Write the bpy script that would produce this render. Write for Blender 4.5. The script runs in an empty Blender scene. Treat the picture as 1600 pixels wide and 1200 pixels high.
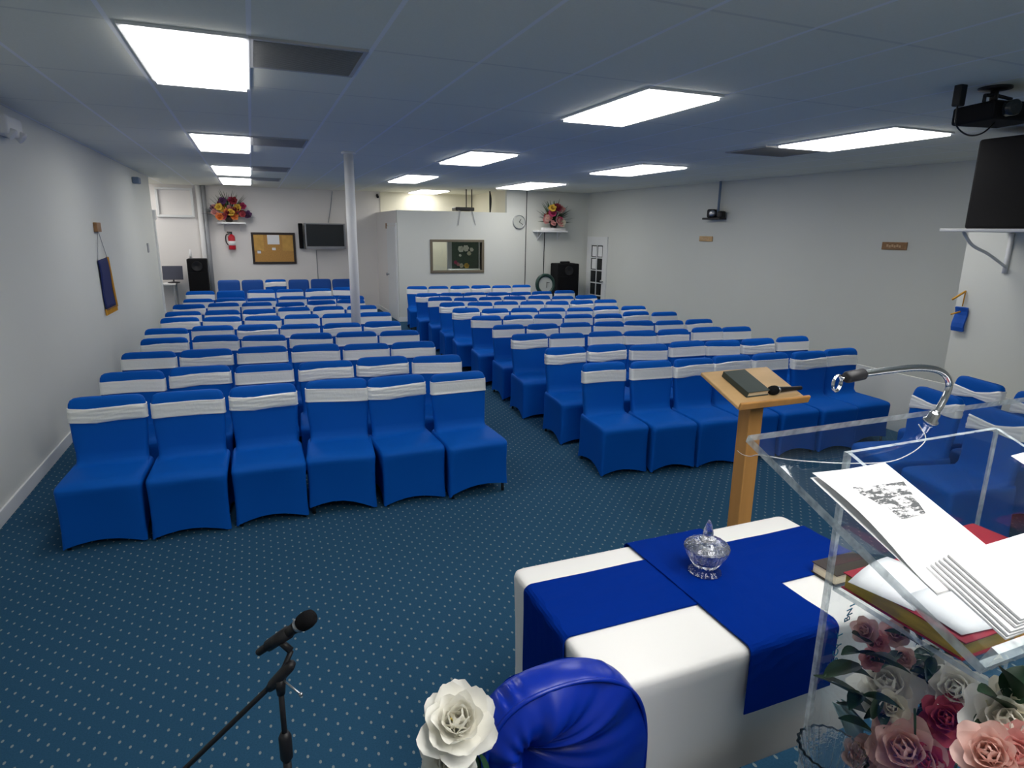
import bpy, bmesh, math, random
from mathutils import Vector, Matrix
rnd = random.Random(7)
S = bpy.context.scene
C = S.collection
PI = math.pi
sin, cos = math.sin, math.cos

# ------------------------------------------------------------------ camera
F = 974.0
EYE = Vector((0, 0, 1.97))
yaw, pitch, roll = [math.radians(a) for a in (22.25, 13.77, -0.75)]
fw = Vector((sin(yaw)*cos(pitch), cos(yaw)*cos(pitch), -sin(pitch)))
r0 = Vector((cos(yaw), -sin(yaw), 0)); d0 = fw.cross(r0)
rt = r0*cos(roll) + d0*sin(roll); dn = -r0*sin(roll) + d0*cos(roll)
cd = bpy.data.cameras.new('camera'); cam = bpy.data.objects.new('camera', cd); C.objects.link(cam)
cd.sensor_width = 36; cd.lens = F/1600*36; cd.clip_start = 0.05; cd.clip_end = 100
m = Matrix.Identity(4)
for i in range(3):
    m[i][0], m[i][1], m[i][2], m[i][3] = rt[i], -dn[i], -fw[i], EYE[i]
cam.matrix_world = m
S.camera = cam
S.view_settings.view_transform = 'Standard'; S.view_settings.look = 'None'
S.view_settings.exposure = 0; S.view_settings.gamma = 1; S.view_settings.use_curve_mapping = False
try:
    S.cycles.transparent_max_bounces = 24; S.cycles.max_bounces = 12; S.cycles.glossy_bounces = 6
    S.cycles.transmission_bounces = 10; S.cycles.sample_clamp_indirect = 4
except Exception: pass

def ray(px, py): return fw + rt*((px-800)/F) + dn*((py-600)/F)
def at(px, py, X=None, Y=None, Z=None, D=None):
    r = ray(px, py)
    if D is not None: t = D
    elif X is not None: t = X/r.x
    elif Y is not None: t = Y/r.y
    else: t = (Z-EYE.z)/r.z
    return EYE + r*t
def onplane(px, py, P, n):
    r = ray(px, py); return EYE + r*((P-EYE).dot(n)/r.dot(n))

# ------------------------------------------------------------------ materials
def lin(c):
    return tuple(((v/12.92) if v <= .04045 else ((v+.055)/1.055)**2.4) for v in [x/255 for x in c])
MATS = {}
def mat(name, col, rough=.6, metal=0, spec=.4, trans=0, ior=1.45, bump=None, sheen=0, var=None, alpha=None, coat=0, sss=0):
    m = bpy.data.materials.new(name); m.use_nodes = True
    nt = m.node_tree; b = nt.nodes['Principled BSDF']
    b.inputs['Base Color'].default_value = (*col, 1)
    b.inputs['Roughness'].default_value = rough; b.inputs['Metallic'].default_value = metal
    b.inputs['Specular IOR Level'].default_value = spec
    b.inputs['Transmission Weight'].default_value = trans; b.inputs['IOR'].default_value = ior
    b.inputs['Sheen Weight'].default_value = sheen; b.inputs['Coat Weight'].default_value = coat
    if sheen: b.inputs['Sheen Tint'].default_value = (*[min(1, c*1.5+.1) for c in col], 1)
    tc = None
    if bump or var:
        tc = nt.nodes.new('ShaderNodeTexCoord')
    if bump:
        sc, st, dist = bump
        n = nt.nodes.new('ShaderNodeTexNoise'); n.inputs['Scale'].default_value = sc; n.inputs['Detail'].default_value = 3
        nt.links.new(tc.outputs['Object'], n.inputs['Vector'])
        bp = nt.nodes.new('ShaderNodeBump'); bp.inputs['Strength'].default_value = st; bp.inputs['Distance'].default_value = dist
        nt.links.new(n.outputs['Fac'], bp.inputs['Height']); nt.links.new(bp.outputs['Normal'], b.inputs['Normal'])
    if var:
        sc, amt = var[:2]
        n = nt.nodes.new('ShaderNodeTexNoise'); n.inputs['Scale'].default_value = sc; n.inputs['Detail'].default_value = 4
        mp = nt.nodes.new('ShaderNodeMapping')
        if len(var) > 2: mp.inputs['Scale'].default_value = var[2]
        nt.links.new(tc.outputs['Object'], mp.inputs['Vector']); nt.links.new(mp.outputs['Vector'], n.inputs['Vector'])
        r = nt.nodes.new('ShaderNodeValToRGB')
        r.color_ramp.elements[0].position = .3; r.color_ramp.elements[1].position = .7
        r.color_ramp.elements[0].color = (*[c*(1-amt) for c in col], 1)
        r.color_ramp.elements[1].color = (*[min(1, c*(1+amt)) for c in col], 1)
        nt.links.new(n.outputs['Fac'], r.inputs['Fac']); nt.links.new(r.outputs['Color'], b.inputs['Base Color'])
    MATS[name] = m
    return m

class N:                                        # tiny node helper
    def __init__(s, m): s.nt = m.node_tree; s.b = s.nt.nodes['Principled BSDF']
    def math(s, op, a, b=None):
        n = s.nt.nodes.new('ShaderNodeMath'); n.operation = op
        for i, v in enumerate((a, b)):
            if v is None: continue
            if hasattr(v, 'is_output'): s.nt.links.new(v, n.inputs[i])
            else: n.inputs[i].default_value = v
        return n.outputs[0]
    def pos(s):
        g = s.nt.nodes.new('ShaderNodeNewGeometry'); x = s.nt.nodes.new('ShaderNodeSeparateXYZ')
        s.nt.links.new(g.outputs['Position'], x.inputs[0]); return x.outputs
    def mix(s, fac, c1, c2):
        n = s.nt.nodes.new('ShaderNodeMix'); n.data_type = 'RGBA'
        s.nt.links.new(fac, n.inputs['Factor'])
        for i, v in ((6, c1), (7, c2)):
            if hasattr(v, 'is_output'): s.nt.links.new(v, n.inputs[i])
            else: n.inputs[i].default_value = (*v, 1)
        return n.outputs[2]

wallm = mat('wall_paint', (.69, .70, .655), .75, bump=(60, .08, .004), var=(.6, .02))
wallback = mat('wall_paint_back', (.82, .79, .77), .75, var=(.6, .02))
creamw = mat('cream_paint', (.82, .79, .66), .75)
whitep = mat('white_paint', (.80, .80, .80), .45, bump=(25, .05, .003))
trimm = mat('trim_paint', (.78, .79, .79), .4, bump=(30, .04, .003))
# carpet with small woven flecks on a diagonal lattice
carpet = mat('carpet', (.012, .046, .100), .95, spec=.1)
h = N(carpet); px = h.pos()
a = .0425
u = h.math('DIVIDE', h.math('ADD', px[0], px[1]), 2*a); v = h.math('DIVIDE', h.math('SUBTRACT', px[0], px[1]), 2*a)
fu = h.math('SUBTRACT', h.math('FRACT', u), .5); fv = h.math('SUBTRACT', h.math('FRACT', v), .5)
dx = h.math('ABSOLUTE', h.math('ADD', fu, fv)); dy = h.math('ABSOLUTE', h.math('SUBTRACT', fu, fv))
e1 = h.math('ADD', h.math('POWER', h.math('DIVIDE', dx, .12), 2.0), h.math('POWER', h.math('DIVIDE', dy, .20), 2.0))
dot = h.math('LESS_THAN', e1, 1.0)
nz = h.nt.nodes.new('ShaderNodeTexNoise'); nz.inputs['Scale'].default_value = 160; nz.inputs['Detail'].default_value = 2
g = h.nt.nodes.new('ShaderNodeNewGeometry'); h.nt.links.new(g.outputs['Position'], nz.inputs['Vector'])
base = h.mix(nz.outputs['Fac'], (.014, .059, .110), (.031, .098, .178))
h.nt.links.new(h.mix(h.math('MULTIPLY', dot, .9), base, (.23, .27, .27)), h.b.inputs['Base Color'])
# suspended ceiling: tiles with thin grid bars
ceilm = mat('ceiling_tiles', (.62, .64, .67), .9, spec=.1)
h = N(ceilm); px = h.pos()
gx = h.math('ABSOLUTE', h.math('SUBTRACT', h.math('FRACT', h.math('DIVIDE', h.math('ADD', px[0], 1.116+.294), .588)), .5))
gy = h.math('ABSOLUTE', h.math('SUBTRACT', h.math('FRACT', h.math('DIVIDE', h.math('ADD', px[1], -3.56+.6+12), 1.2)), .5))
lx = h.math('LESS_THAN', gx, .019); ly = h.math('LESS_THAN', gy, .009)
nz = h.nt.nodes.new('ShaderNodeTexNoise'); nz.inputs['Scale'].default_value = 90; nz.inputs['Detail'].default_value = 3
g = h.nt.nodes.new('ShaderNodeNewGeometry'); h.nt.links.new(g.outputs['Position'], nz.inputs['Vector'])
base = h.mix(nz.outputs['Fac'], (.84, .83, .72), (.91, .90, .79))
c1 = h.mix(ly, base, (.76, .75, .67)); c2 = h.mix(lx, c1, (.95, .95, .95))
h.nt.links.new(c2, h.b.inputs['Base Color'])

coverm = mat('blue_spandex', (.0010, .092, .445), .62, spec=.12, bump=(300, .10, .002))
coverm2 = mat('blue_vinyl', (.008, .075, .33), .5, spec=.3)
sashm = mat('silver_satin', (.88, .89, .86), .48, metal=.3, spec=.5, bump=(45, .25, .004))
legm = mat('dark_metal', (.02, .022, .025), .4, metal=.6)
satin = mat('royal_satin', (.001, .020, .29), .30, spec=.5)
runner = mat('royal_runner', (.0008, .021, .215), .7, spec=.02, bump=(35, .12, .004))
cloth = mat('white_tablecloth', (.82, .81, .79), .8, bump=(200, .05, .002))
black = mat('black_plastic', (.012, .012, .014), .45)
blackm = mat('black_matte', (.009, .009, .010), .8, spec=.15, bump=(120, .2, .003))
grille = mat('black_grille', (.009, .009, .010), .8, spec=.1, bump=(500, .6, .003))
chrome = mat('chrome', (.75, .76, .78), .14, metal=1)
steel = mat('dull_steel', (.45, .46, .48), .35, metal=1)
oak = mat('oak', (.50, .25, .075), .45, var=(6, .22, (1, 1, .12)))
pinew = mat('light_wood', (.56, .36, .17), .4, var=(5, .18, (.3, 1, 1)))
walnut = mat('brown_plaque', (.30, .16, .07), .5, var=(20, .2))
corkm = mat('cork', (.52, .28, .085), .9, var=(60, .16))
corkp = mat('gold_paper', (.62, .36, .10), .8, var=(10, .1))
paper = mat('white_paper', (.86, .86, .87), .7)
lens = mat('screen_glass', (.02, .025, .028), .2, spec=.5)
greyp = mat('grey_plastic', (.33, .34, .36), .5)
bluegrey = mat('blue_grey_plastic', (.16, .22, .32), .5)
bronze = mat('bronze_frame', (.20, .17, .12), .4, metal=.3)
redm = mat('red_enamel', (.50, .015, .03), .3)
redbook = mat('red_leather', (.36, .018, .035), .5, bump=(120, .2, .002))
brownbook = mat('dark_leather', (.035, .025, .022), .45, bump=(150, .25, .002))
greenbook = mat('dark_green_leather', (.035, .05, .045), .5, bump=(150, .25, .002))
pages = mat('page_edges', (.72, .62, .45), .8, var=(8, .12, (1, 1, 40)))
gilt = mat('gilt_page_edges', (.62, .42, .05), .4, metal=.25, var=(10, .3, (1, 1, 5)))
tanpages = mat('tan_page_edges', (.36, .28, .20), .7, var=(8, .12, (1, 1, 40)))
navy = mat('navy_felt', (.012, .022, .11), .85)
goldf = mat('gold_fringe', (.62, .30, .03), .6)
leafm = mat('leaf_green', (.035, .085, .030), .5, var=(30, .35))
leafd = mat('dark_leaf_green', (.014, .045, .020), .45, var=(30, .35))
whitefl = mat('white_petals', (.94, .925, .86), .7, spec=.2)
creamfl = mat('cream_petals', (.86, .82, .68), .7, spec=.2)
pinkfl = mat('pink_petals', (.76, .38, .36), .7, spec=.2)
blushfl = mat('blush_petals', (.84, .58, .52), .7, spec=.2)
rosefl = mat('rose_petals', (.56, .10, .13), .65, spec=.2)
for pm in (whitefl, creamfl, pinkfl, blushfl, rosefl):            # thin silk lets some light through
    nt = pm.node_tree; b_ = nt.nodes['Principled BSDF']; tr = nt.nodes.new('ShaderNodeBsdfTranslucent'); tr.inputs[0].default_value = b_.inputs['Base Color'].default_value
    mx = nt.nodes.new('ShaderNodeMixShader'); mx.inputs[0].default_value = .35; nt.links.new(b_.outputs[0], mx.inputs[1]); nt.links.new(tr.outputs[0], mx.inputs[2]); nt.links.new(mx.outputs[0], nt.nodes['Material Output'].inputs[0])
orangefl = mat('orange_petals', (.72, .22, .06), .7)
yellowfl = mat('yellow_petals', (.70, .46, .07), .7)
magfl = mat('magenta_petals', (.42, .04, .12), .7)
darkredfl = mat('dark_red_petals', (.22, .02, .03), .7)
purplefl = mat('purple_petals', (.10, .04, .12), .7)
stamen = mat('flower_centre', (.78, .62, .16), .7)
tealm = mat('teal_lettering', (.015, .22, .38), .5)
tissue = mat('pale_aqua_tissue', (.42, .60, .62), .7)
darkglass = mat('night_glass', (.006, .007, .010), .12, spec=.6)
greenring = mat('dark_green_frame', (.02, .05, .04), .35)
dialm = mat('clock_dial', (.50, .52, .48), .5)
lettm = mat('plaque_lettering', (.62, .42, .24), .5)
crystal = mat('cut_crystal', (.97, .98, 1), .02, trans=1, ior=1.5, spec=.7, bump=(70, .45, .004))
# clear sheet acrylic: see-through with a surface sheen; sawn edges are frosted
def sheet(name, tint, sheen_rough, extra=0):
    m = bpy.data.materials.new(name); m.use_nodes = True; nt = m.node_tree; nt.nodes.clear()
    o = nt.nodes.new('ShaderNodeOutputMaterial'); t = nt.nodes.new('ShaderNodeBsdfTransparent'); t.inputs[0].default_value = (*tint, 1)
    gl = nt.nodes.new('ShaderNodeBsdfGlossy'); gl.inputs['Roughness'].default_value = sheen_rough; gl.inputs[0].default_value = (.95, .97, 1, 1)
    fr = nt.nodes.new('ShaderNodeFresnel'); fr.inputs[0].default_value = 1.49
    ad = nt.nodes.new('ShaderNodeMath'); ad.operation = 'ADD'; ad.inputs[1].default_value = extra; ad.use_clamp = True
    bf = nt.nodes.new('ShaderNodeNewGeometry'); iv = nt.nodes.new('ShaderNodeMath'); iv.operation = 'SUBTRACT'; iv.inputs[0].default_value = 1
    nt.links.new(bf.outputs['Backfacing'], iv.inputs[1]); nt.links.new(fr.outputs[0], ad.inputs[0])
    mu = nt.nodes.new('ShaderNodeMath'); mu.operation = 'MULTIPLY'; nt.links.new(ad.outputs[0], mu.inputs[0]); nt.links.new(iv.outputs[0], mu.inputs[1])
    mx = nt.nodes.new('ShaderNodeMixShader'); nt.links.new(mu.outputs[0], mx.inputs[0]); nt.links.new(t.outputs[0], mx.inputs[1]); nt.links.new(gl.outputs[0], mx.inputs[2])
    nt.links.new(mx.outputs[0], o.inputs[0]); MATS[name] = m; return m
acryl = sheet('clear_acrylic', (.975, .985, .99), .03, .02)
glassm = sheet('window_glass', (.9, .93, .92), .02, .02)
def edge_mat():
    m = bpy.data.materials.new('acrylic_edge'); m.use_nodes = True; nt = m.node_tree; nt.nodes.clear()
    o = nt.nodes.new('ShaderNodeOutputMaterial'); t = nt.nodes.new('ShaderNodeBsdfTransparent'); t.inputs[0].default_value = (.9, .94, .95, 1)
    d = nt.nodes.new('ShaderNodeBsdfPrincipled'); d.inputs['Base Color'].default_value = (.66, .72, .74, 1); d.inputs['Roughness'].default_value = .15
    tc = nt.nodes.new('ShaderNodeTexCoord'); n = nt.nodes.new('ShaderNodeTexNoise'); n.inputs['Scale'].default_value = 40
    nt.links.new(tc.outputs['Object'], n.inputs[0])
    r = nt.nodes.new('ShaderNodeMapRange'); r.inputs[1].default_value = .3; r.inputs[2].default_value = .7; r.inputs[3].default_value = .35; r.inputs[4].default_value = .8
    nt.links.new(n.outputs['Fac'], r.inputs[0])
    mx = nt.nodes.new('ShaderNodeMixShader'); nt.links.new(r.outputs[0], mx.inputs[0]); nt.links.new(t.outputs[0], mx.inputs[1]); nt.links.new(d.outputs[0], mx.inputs[2])
    nt.links.new(mx.outputs[0], o.inputs[0]); return m
acedge = edge_mat()
def emis(name, col, st):
    m = bpy.data.materials.new(name); m.use_nodes = True; nt = m.node_tree; b = nt.nodes['Principled BSDF']
    b.inputs['Base Color'].default_value = (.8, .8, .8, 1); b.inputs['Emission Color'].default_value = (*col, 1); b.inputs['Emission Strength'].default_value = st
    return m
LAMP = 8.4
lampm = emis('lit_diffuser', (1, .985, .95), LAMP); lampm2 = emis('added_platform_diffuser', (1, .98, .94), LAMP*1.3)  # second one is stronger, for the unseen panels added over the platform
# a printed grey picture on paper
printm = mat('printed_sheet', (.8, .8, .8), .7)
h = N(printm); tc = h.nt.nodes.new('ShaderNodeTexCoord')
n = h.nt.nodes.new('ShaderNodeTexNoise'); n.inputs['Scale'].default_value = 5.5; n.inputs['Detail'].default_value = 7; n.inputs['Roughness'].default_value = .7
h.nt.links.new(tc.outputs['Generated'], n.inputs[0])
r = h.nt.nodes.new('ShaderNodeValToRGB'); r.color_ramp.elements[0].position = .45; r.color_ramp.elements[0].color = (.06, .065, .07, 1)
r.color_ramp.elements[1].position = .58; r.color_ramp.elements[1].color = (.86, .86, .87, 1)
h.nt.links.new(n.outputs['Fac'], r.inputs[0]); h.nt.links.new(r.outputs[0], h.b.inputs['Base Color'])

# ------------------------------------------------------------------ mesh helpers
class MB:
    def __init__(s): s.v = []; s.f = []; s.mi = []
    def add(s, vs, fs, mi=0):
        o = len(s.v); s.v += [Vector(p) for p in vs]; s.f += [tuple(i+o for i in f) for f in fs]; s.mi += [mi]*len(fs); return s
    def box(s, c, d, R=None, mi=0, side=None):
        c = Vector(c); hx, hy, hz = [x/2 for x in d]
        vs = [Vector((x, y, z)) for x in (-hx, hx) for y in (-hy, hy) for z in (-hz, hz)]
        vs = [(R @ p if R else p) + c for p in vs]
        fs = [(0, 1, 3, 2), (4, 6, 7, 5), (0, 4, 5, 1), (2, 3, 7, 6), (0, 2, 6, 4), (1, 5, 7, 3)]
        if side is None: return s.add(vs, fs, mi)
        o = len(s.v); s.v += vs                              # side: axis of the two big faces; the narrow ones take material 1
        for i, f in enumerate(fs):
            s.f.append(tuple(k+o for k in f)); s.mi.append(0 if i//2 == side else 1)
        return s
    def bb(s, a, b, mi=0):
        return s.box([(a[i]+b[i])/2 for i in range(3)], [abs(b[i]-a[i]) for i in range(3)], None, mi)
    def rbox(s, c, d, r=.01, R=None, n=3):                   # box with rounded edges, through a short bmesh
        bm = bmesh.new(); bmesh.ops.create_cube(bm, size=1)
        for q in bm.verts: q.co = Vector((q.co.x*d[0], q.co.y*d[1], q.co.z*d[2]))
        bmesh.ops.bevel(bm, geom=bm.edges[:], offset=min(r, min(d)*.45), segments=n, affect='EDGES', profile=.5)
        bm.verts.index_update()
        vs = [(R @ q.co if R else q.co) + Vector(c) for q in bm.verts]; fs = [[q.index for q in f.verts] for f in bm.faces]
        bm.free(); return s.add(vs, fs)
    def tube(s, pts, r, n=10, cap=True):
        pts = [Vector(p) for p in pts]; rs = r if isinstance(r, (list, tuple)) else [r]*len(pts)
        o = len(s.v); up = None
        for i, p in enumerate(pts):
            t = (pts[min(i+1, len(pts)-1)] - pts[max(i-1, 0)]).normalized()
            if up is None: up = t.orthogonal().normalized()
            up = (up - t*up.dot(t)).normalized(); w = t.cross(up)
            for k in range(n): s.v.append(p + (up*cos(2*PI*k/n) + w*sin(2*PI*k/n))*rs[i])
        fs = []
        for i in range(len(pts)-1):
            for k in range(n): fs.append((o+i*n+k, o+i*n+(k+1) % n, o+(i+1)*n+(k+1) % n, o+(i+1)*n+k))
        if cap: fs += [tuple(o+k for k in range(n))[::-1], tuple(o+(len(pts)-1)*n+k for k in range(n))]
        s.f += fs; s.mi += [0]*len(fs); return s
    def lathe(s, prof, c=(0, 0, 0), n=32, ax=None, wob=None):
        R = Vector((0, 0, 1)).rotation_difference(Vector(ax)).to_matrix() if ax is not None else None
        c = Vector(c); vs = []; fs = []
        for j, (r, z) in enumerate(prof):
            for k in range(n):
                t = 2*PI*k/n; rr = max(r, 1e-5)*(1 + (wob(t, j) if wob else 0)); p = Vector((rr*cos(t), rr*sin(t), z)); vs.append((R @ p if R else p) + c)
        for j in range(len(prof)-1):
            for k in range(n): fs.append((j*n+k, j*n+(k+1) % n, (j+1)*n+(k+1) % n, (j+1)*n+k))
        if prof[0][0] > 1e-4: fs.append(tuple(range(n))[::-1])
        if prof[-1][0] > 1e-4: fs.append(tuple((len(prof)-1)*n+k for k in range(n)))
        return s.add(vs, fs)
    def rings(s, R, capb=False, capt=True):
        n = len(R[0]); vs = [p for r in R for p in r]; fs = []
        for j in range(len(R)-1):
            for k in range(n): fs.append((j*n+k, j*n+(k+1) % n, (j+1)*n+(k+1) % n, (j+1)*n+k))
        if capb: fs.append(tuple(range(n))[::-1])
        if capt: fs.append(tuple((len(R)-1)*n+k for k in range(n)))
        return s.add(vs, fs)
    def grid(s, fn, nu, nv, thick=0):
        P = [[Vector(fn(i/nu, j/nv)) for i in range(nu+1)] for j in range(nv+1)]
        w = nu+1
        s.add([p for r in P for p in r], [(j*w+i, j*w+i+1, (j+1)*w+i+1, (j+1)*w+i) for j in range(nv) for i in range(nu)])
        return s
    def ball(s, c, r, n=12, sc=(1, 1, 1)):
        prof = [(r*sin(PI*j/8), -r*cos(PI*j/8)) for j in range(9)]
        o = len(s.v); s.lathe(prof, (0, 0, 0), n)
        for i in range(o, len(s.v)): s.v[i] = Vector((s.v[i].x*sc[0], s.v[i].y*sc[1], s.v[i].z*sc[2])) + Vector(c)
        return s
    def build(s, name, ms, parent=None, smooth=False, label=None, thick=0, sub=0, kind=None, bevel=0):
        off = Vector((0, 0, 0)); q = parent
        while q is not None: off += q.location; q = q.parent
        me = bpy.data.meshes.new(name); me.from_pydata([p - off for p in s.v], [], s.f)
        for mm in (ms if isinstance(ms, (list, tuple)) else [ms]): me.materials.append(mm)
        if any(s.mi): me.polygons.foreach_set('material_index', s.mi)
        bm = bmesh.new(); bm.from_mesh(me); bmesh.ops.recalc_face_normals(bm, faces=bm.faces[:]); bm.to_mesh(me); bm.free()
        me.update()
        if smooth: me.polygons.foreach_set('use_smooth', [True]*len(me.polygons))
        o = bpy.data.objects.new(name, me); C.objects.link(o); o.parent = parent
        if bevel:
            b = o.modifiers.new('bevel', 'BEVEL'); b.width = bevel; b.segments = 2; b.limit_method = 'ANGLE'
        if thick:
            b = o.modifiers.new('solid', 'SOLIDIFY'); b.thickness = thick; b.offset = 0
        if sub:
            b = o.modifiers.new('sub', 'SUBSURF'); b.levels = sub; b.render_levels = sub
        if label: o['label'] = label
        if kind: o['kind'] = kind
        return o
def tag(o, label, cat, group=None):
    o['label'] = label; o['category'] = cat
    if group: o['group'] = group
    return o
def thing(name, label, cat, loc=(0, 0, 0), group=None):
    o = bpy.data.objects.new(name, None); C.objects.link(o); o.location = loc; o.empty_display_size = .1
    return tag(o, label, cat, group)
def struct(mb, name, m, **k): return mb.build(name, m, kind='structure', **k)
def dup(root, label, group=None):
    r = root.copy(); C.objects.link(r); r['label'] = label
    if group: r['group'] = group
    for ch in [c for c in root.children]:
        c = ch.copy(); C.objects.link(c); c.parent = r
        for g in ch.children:
            d = g.copy(); C.objects.link(d); d.parent = c
    return r
def rotz(a): return Matrix.Rotation(a, 3, 'Z')

# ------------------------------------------------------------------ the room
H = 2.87; LW = -1.72; BW = 16.0; PY = 13.6
RA = Vector((7.44, 14.03, 0)); RB = Vector((8.12, 5.39, 0)); RD = (RB-RA).normalized()
RN = Vector((RD.y, -RD.x, 0)); RN = RN if RN.x < 0 else -RN            # into the room
def rw(d): return RA + RD*d                                           # along the right wall
def onright(px, py): return onplane(px, py, RA, RN)
struct(MB().bb((-3.6, -3.6, -.1), (9.2, 16.3, 0)), 'floor', carpet)
struct(MB().bb((-3.6, -3.6, H), (9.2, 16.3, H+.1)), 'ceiling', ceilm)
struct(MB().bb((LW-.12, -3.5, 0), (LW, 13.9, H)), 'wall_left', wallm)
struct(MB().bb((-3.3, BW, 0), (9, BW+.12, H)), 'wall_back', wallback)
struct(MB().bb((-3.3, 13.9, 0), (-3.2, BW, H)).bb((-3.3, 13.78, 0), (LW-.12, 13.9, H)), 'wall_alcove', wallback)
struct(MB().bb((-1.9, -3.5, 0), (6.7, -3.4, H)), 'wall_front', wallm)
q = rw(-.5); w_ = rw(10.3)
mid = (q+w_)/2 - RN*.06; L_ = (w_-q).length
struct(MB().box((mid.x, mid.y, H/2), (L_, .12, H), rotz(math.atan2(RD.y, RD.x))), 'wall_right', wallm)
struct(MB().bb((6.6, -3.5, 0), (6.72, 4.2, H)).bb((6.72, 4.08, 0), (8.4, 4.2, H)), 'wall_stage', wallm)
struct(MB().bb((6.04, 3.1, 0), (6.065, 5.0, .60)), 'wall_low', wallm)
# baseboards
struct(MB().bb((LW, -3.4, 0), (LW+.016, 13.9, .105)), 'baseboard_left', trimm, bevel=.004)
mid = (rw(1.3)+rw(9.8))/2 + RN*.008
struct(MB().box((mid.x, mid.y, .05), (8.5, .016, .1), rotz(math.atan2(RD.y, RD.x))), 'baseboard_right', trimm)
struct(MB().bb((LW, BW-.016, 0), (2.85, BW, .1)), 'baseboard_back', trimm)
# end of the left wall: door casing
struct(MB().bb((LW-.14, 13.9, 0), (LW+.03, 13.99, 2.1)).bb((LW-.16, 13.9, 2.1), (LW+.05, 14.02, 2.28)), 'trim_1', trimm, bevel=.006)
# booth partition
PT = 2.375; PX = 2.88; PX2 = 5.38
wx0, wx1, wz0, wz1 = 3.64, 4.78, 1.10, 1.72
pt = MB()
pt.bb((PX, PY, 0), (wx0, PY+.1, PT)).bb((wx1, PY, 0), (PX2, PY+.1, PT)).bb((wx0, PY, 0), (wx1, PY+.1, wz0)).bb((wx0, PY, wz1), (wx1, PY+.1, PT))
struct(pt, 'wall_partition', wallm)
struct(MB().bb((PX, PY+.1, 0), (PX+.1, BW, PT)), 'wall_partition_side', wallback)
struct(MB().bb((PX2, PY, 0), (7.6, PY+.1, H)), 'wall_booth', wallm)
struct(MB().bb((PX2, PY+.1, 0), (PX2+.1, BW, H)), 'wall_booth_side', creamw)
struct(MB().bb((PX+.1, BW-.02, 1.9), (PX2, BW, H)), 'wall_booth_back', creamw)
struct(MB().bb((PX+.1, BW-.02, 0), (PX2, BW, 1.9)), 'wall_booth_back_lower', creamw)
struct(MB().bb((PX-.016, PY+.1, 0), (PX, BW, .1)).bb((PX-.016, PY-.016, 0), (PX+.5, PY, .1)), 'baseboard_partition', trimm)
# booth window
wf = thing('window_1', '', ''); del wf['category']; del wf['label']; wf['kind'] = 'structure'
fr = MB(); t = .055
for a_, b_ in (((wx0-t, wz0-t), (wx1+t, wz0)), ((wx0-t, wz1), (wx1+t, wz1+t)), ((wx0-t, wz0), (wx0, wz1)), ((wx1, wz0), (wx1+t, wz1))):
    fr.bb((a_[0], PY-.025, a_[1]), (b_[0], PY+.12, b_[1]))
fr.build('window_frame', bronze, wf, bevel=.006)
MB().bb((wx0, PY+.045, wz0), (wx1, PY+.051, wz1)).build('pane', glassm, wf)
# booth door panel in the partition side with its knob
d2 = thing('door_2', '', ''); del d2['category']; del d2['label']; d2['kind'] = 'structure'
dl2 = MB().bb((PX-.03, 13.74, .02), (PX, 14.62, 2.05)).build('door_leaf', trimm, d2, bevel=.005)
cs = MB()
for y in (13.67, 14.63): cs.bb((PX-.02, y, 0), (PX, y+.06, 2.12))
cs.bb((PX-.02, 13.73, 2.06), (PX, 14.63, 2.12)).build('door_casing', trimm, d2)
kb = MB(); kb.lathe([(.012, 0), (.012, .03), (.03, .04), (.032, .055), (.02, .07), (0, .072)], (PX-.03, 14.5, .98), 16, (-1, 0, 0)); kb.build('door_knob', steel, dl2, smooth=True)
# french door in the right wall
d1 = thing('door_1', '', ''); del d1['category']; del d1['label']; d1['kind'] = 'structure'
fa, fb = onright(922, 374), onright(948, 373)
da = (fa-RA).dot(RD); db = (fb-RA).dot(RD); RZ = rotz(math.atan2(RD.y, RD.x))
def rbx(mb, d0_, d1_, z0, z1, t0, t1, mi=0):             # a box on the right wall, t out of the wall
    c_ = rw((d0_+d1_)/2) + RN*((t0+t1)/2)
    return mb.box((c_.x, c_.y, (z0+z1)/2), (abs(d1_-d0_), abs(t1-t0), abs(z1-z0)), RZ, mi)
DT = 1.80
cas = MB(); rbx(cas, da-.07, da, 0, DT+.07, 0, .03); rbx(cas, db, db+.07, 0, DT+.07, 0, .03); rbx(cas, da, db, DT, DT+.07, 0, .03); cas.build('door_casing', trimm, d1, bevel=.004)
lf = MB(); st = .105
rbx(lf, da, da+st, .02, DT, .003, .024); rbx(lf, db-st, db, .02, DT, .003, .024); rbx(lf, da+st, db-st, DT-.12, DT, .003, .024); rbx(lf, da+st, db-st, .02, .22, .003, .024)
g0, g1 = da+st, db-st; gm = (g0+g1)/2; rows = [.22+(DT-.12-.22)*k/5 for k in range(6)]
rbx(lf, gm-.012, gm+.012, .22, DT-.12, .003, .022)
for z in rows[1:-1]: rbx(lf, g0, g1, z-.012, z+.012, .003, .022)
dl1 = lf.build('door_leaf', trimm, d1)
for k in range(5):
    for a_, b_ in ((g0, gm-.012), (gm+.012, g1)):
        p_ = MB(); rbx(p_, a_, b_, rows[k]+.012, rows[k+1]-.012, .004, .009); p_.build('pane', darkglass, dl1)
p_ = rw(db-.05) + RN*.024
MB().lathe([(.012, 0), (.012, .03), (.03, .04), (.032, .055), (.02, .07), (0, .072)], (p_.x, p_.y, .86), 16, RN).build('door_knob', steel, dl1, smooth=True)
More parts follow.
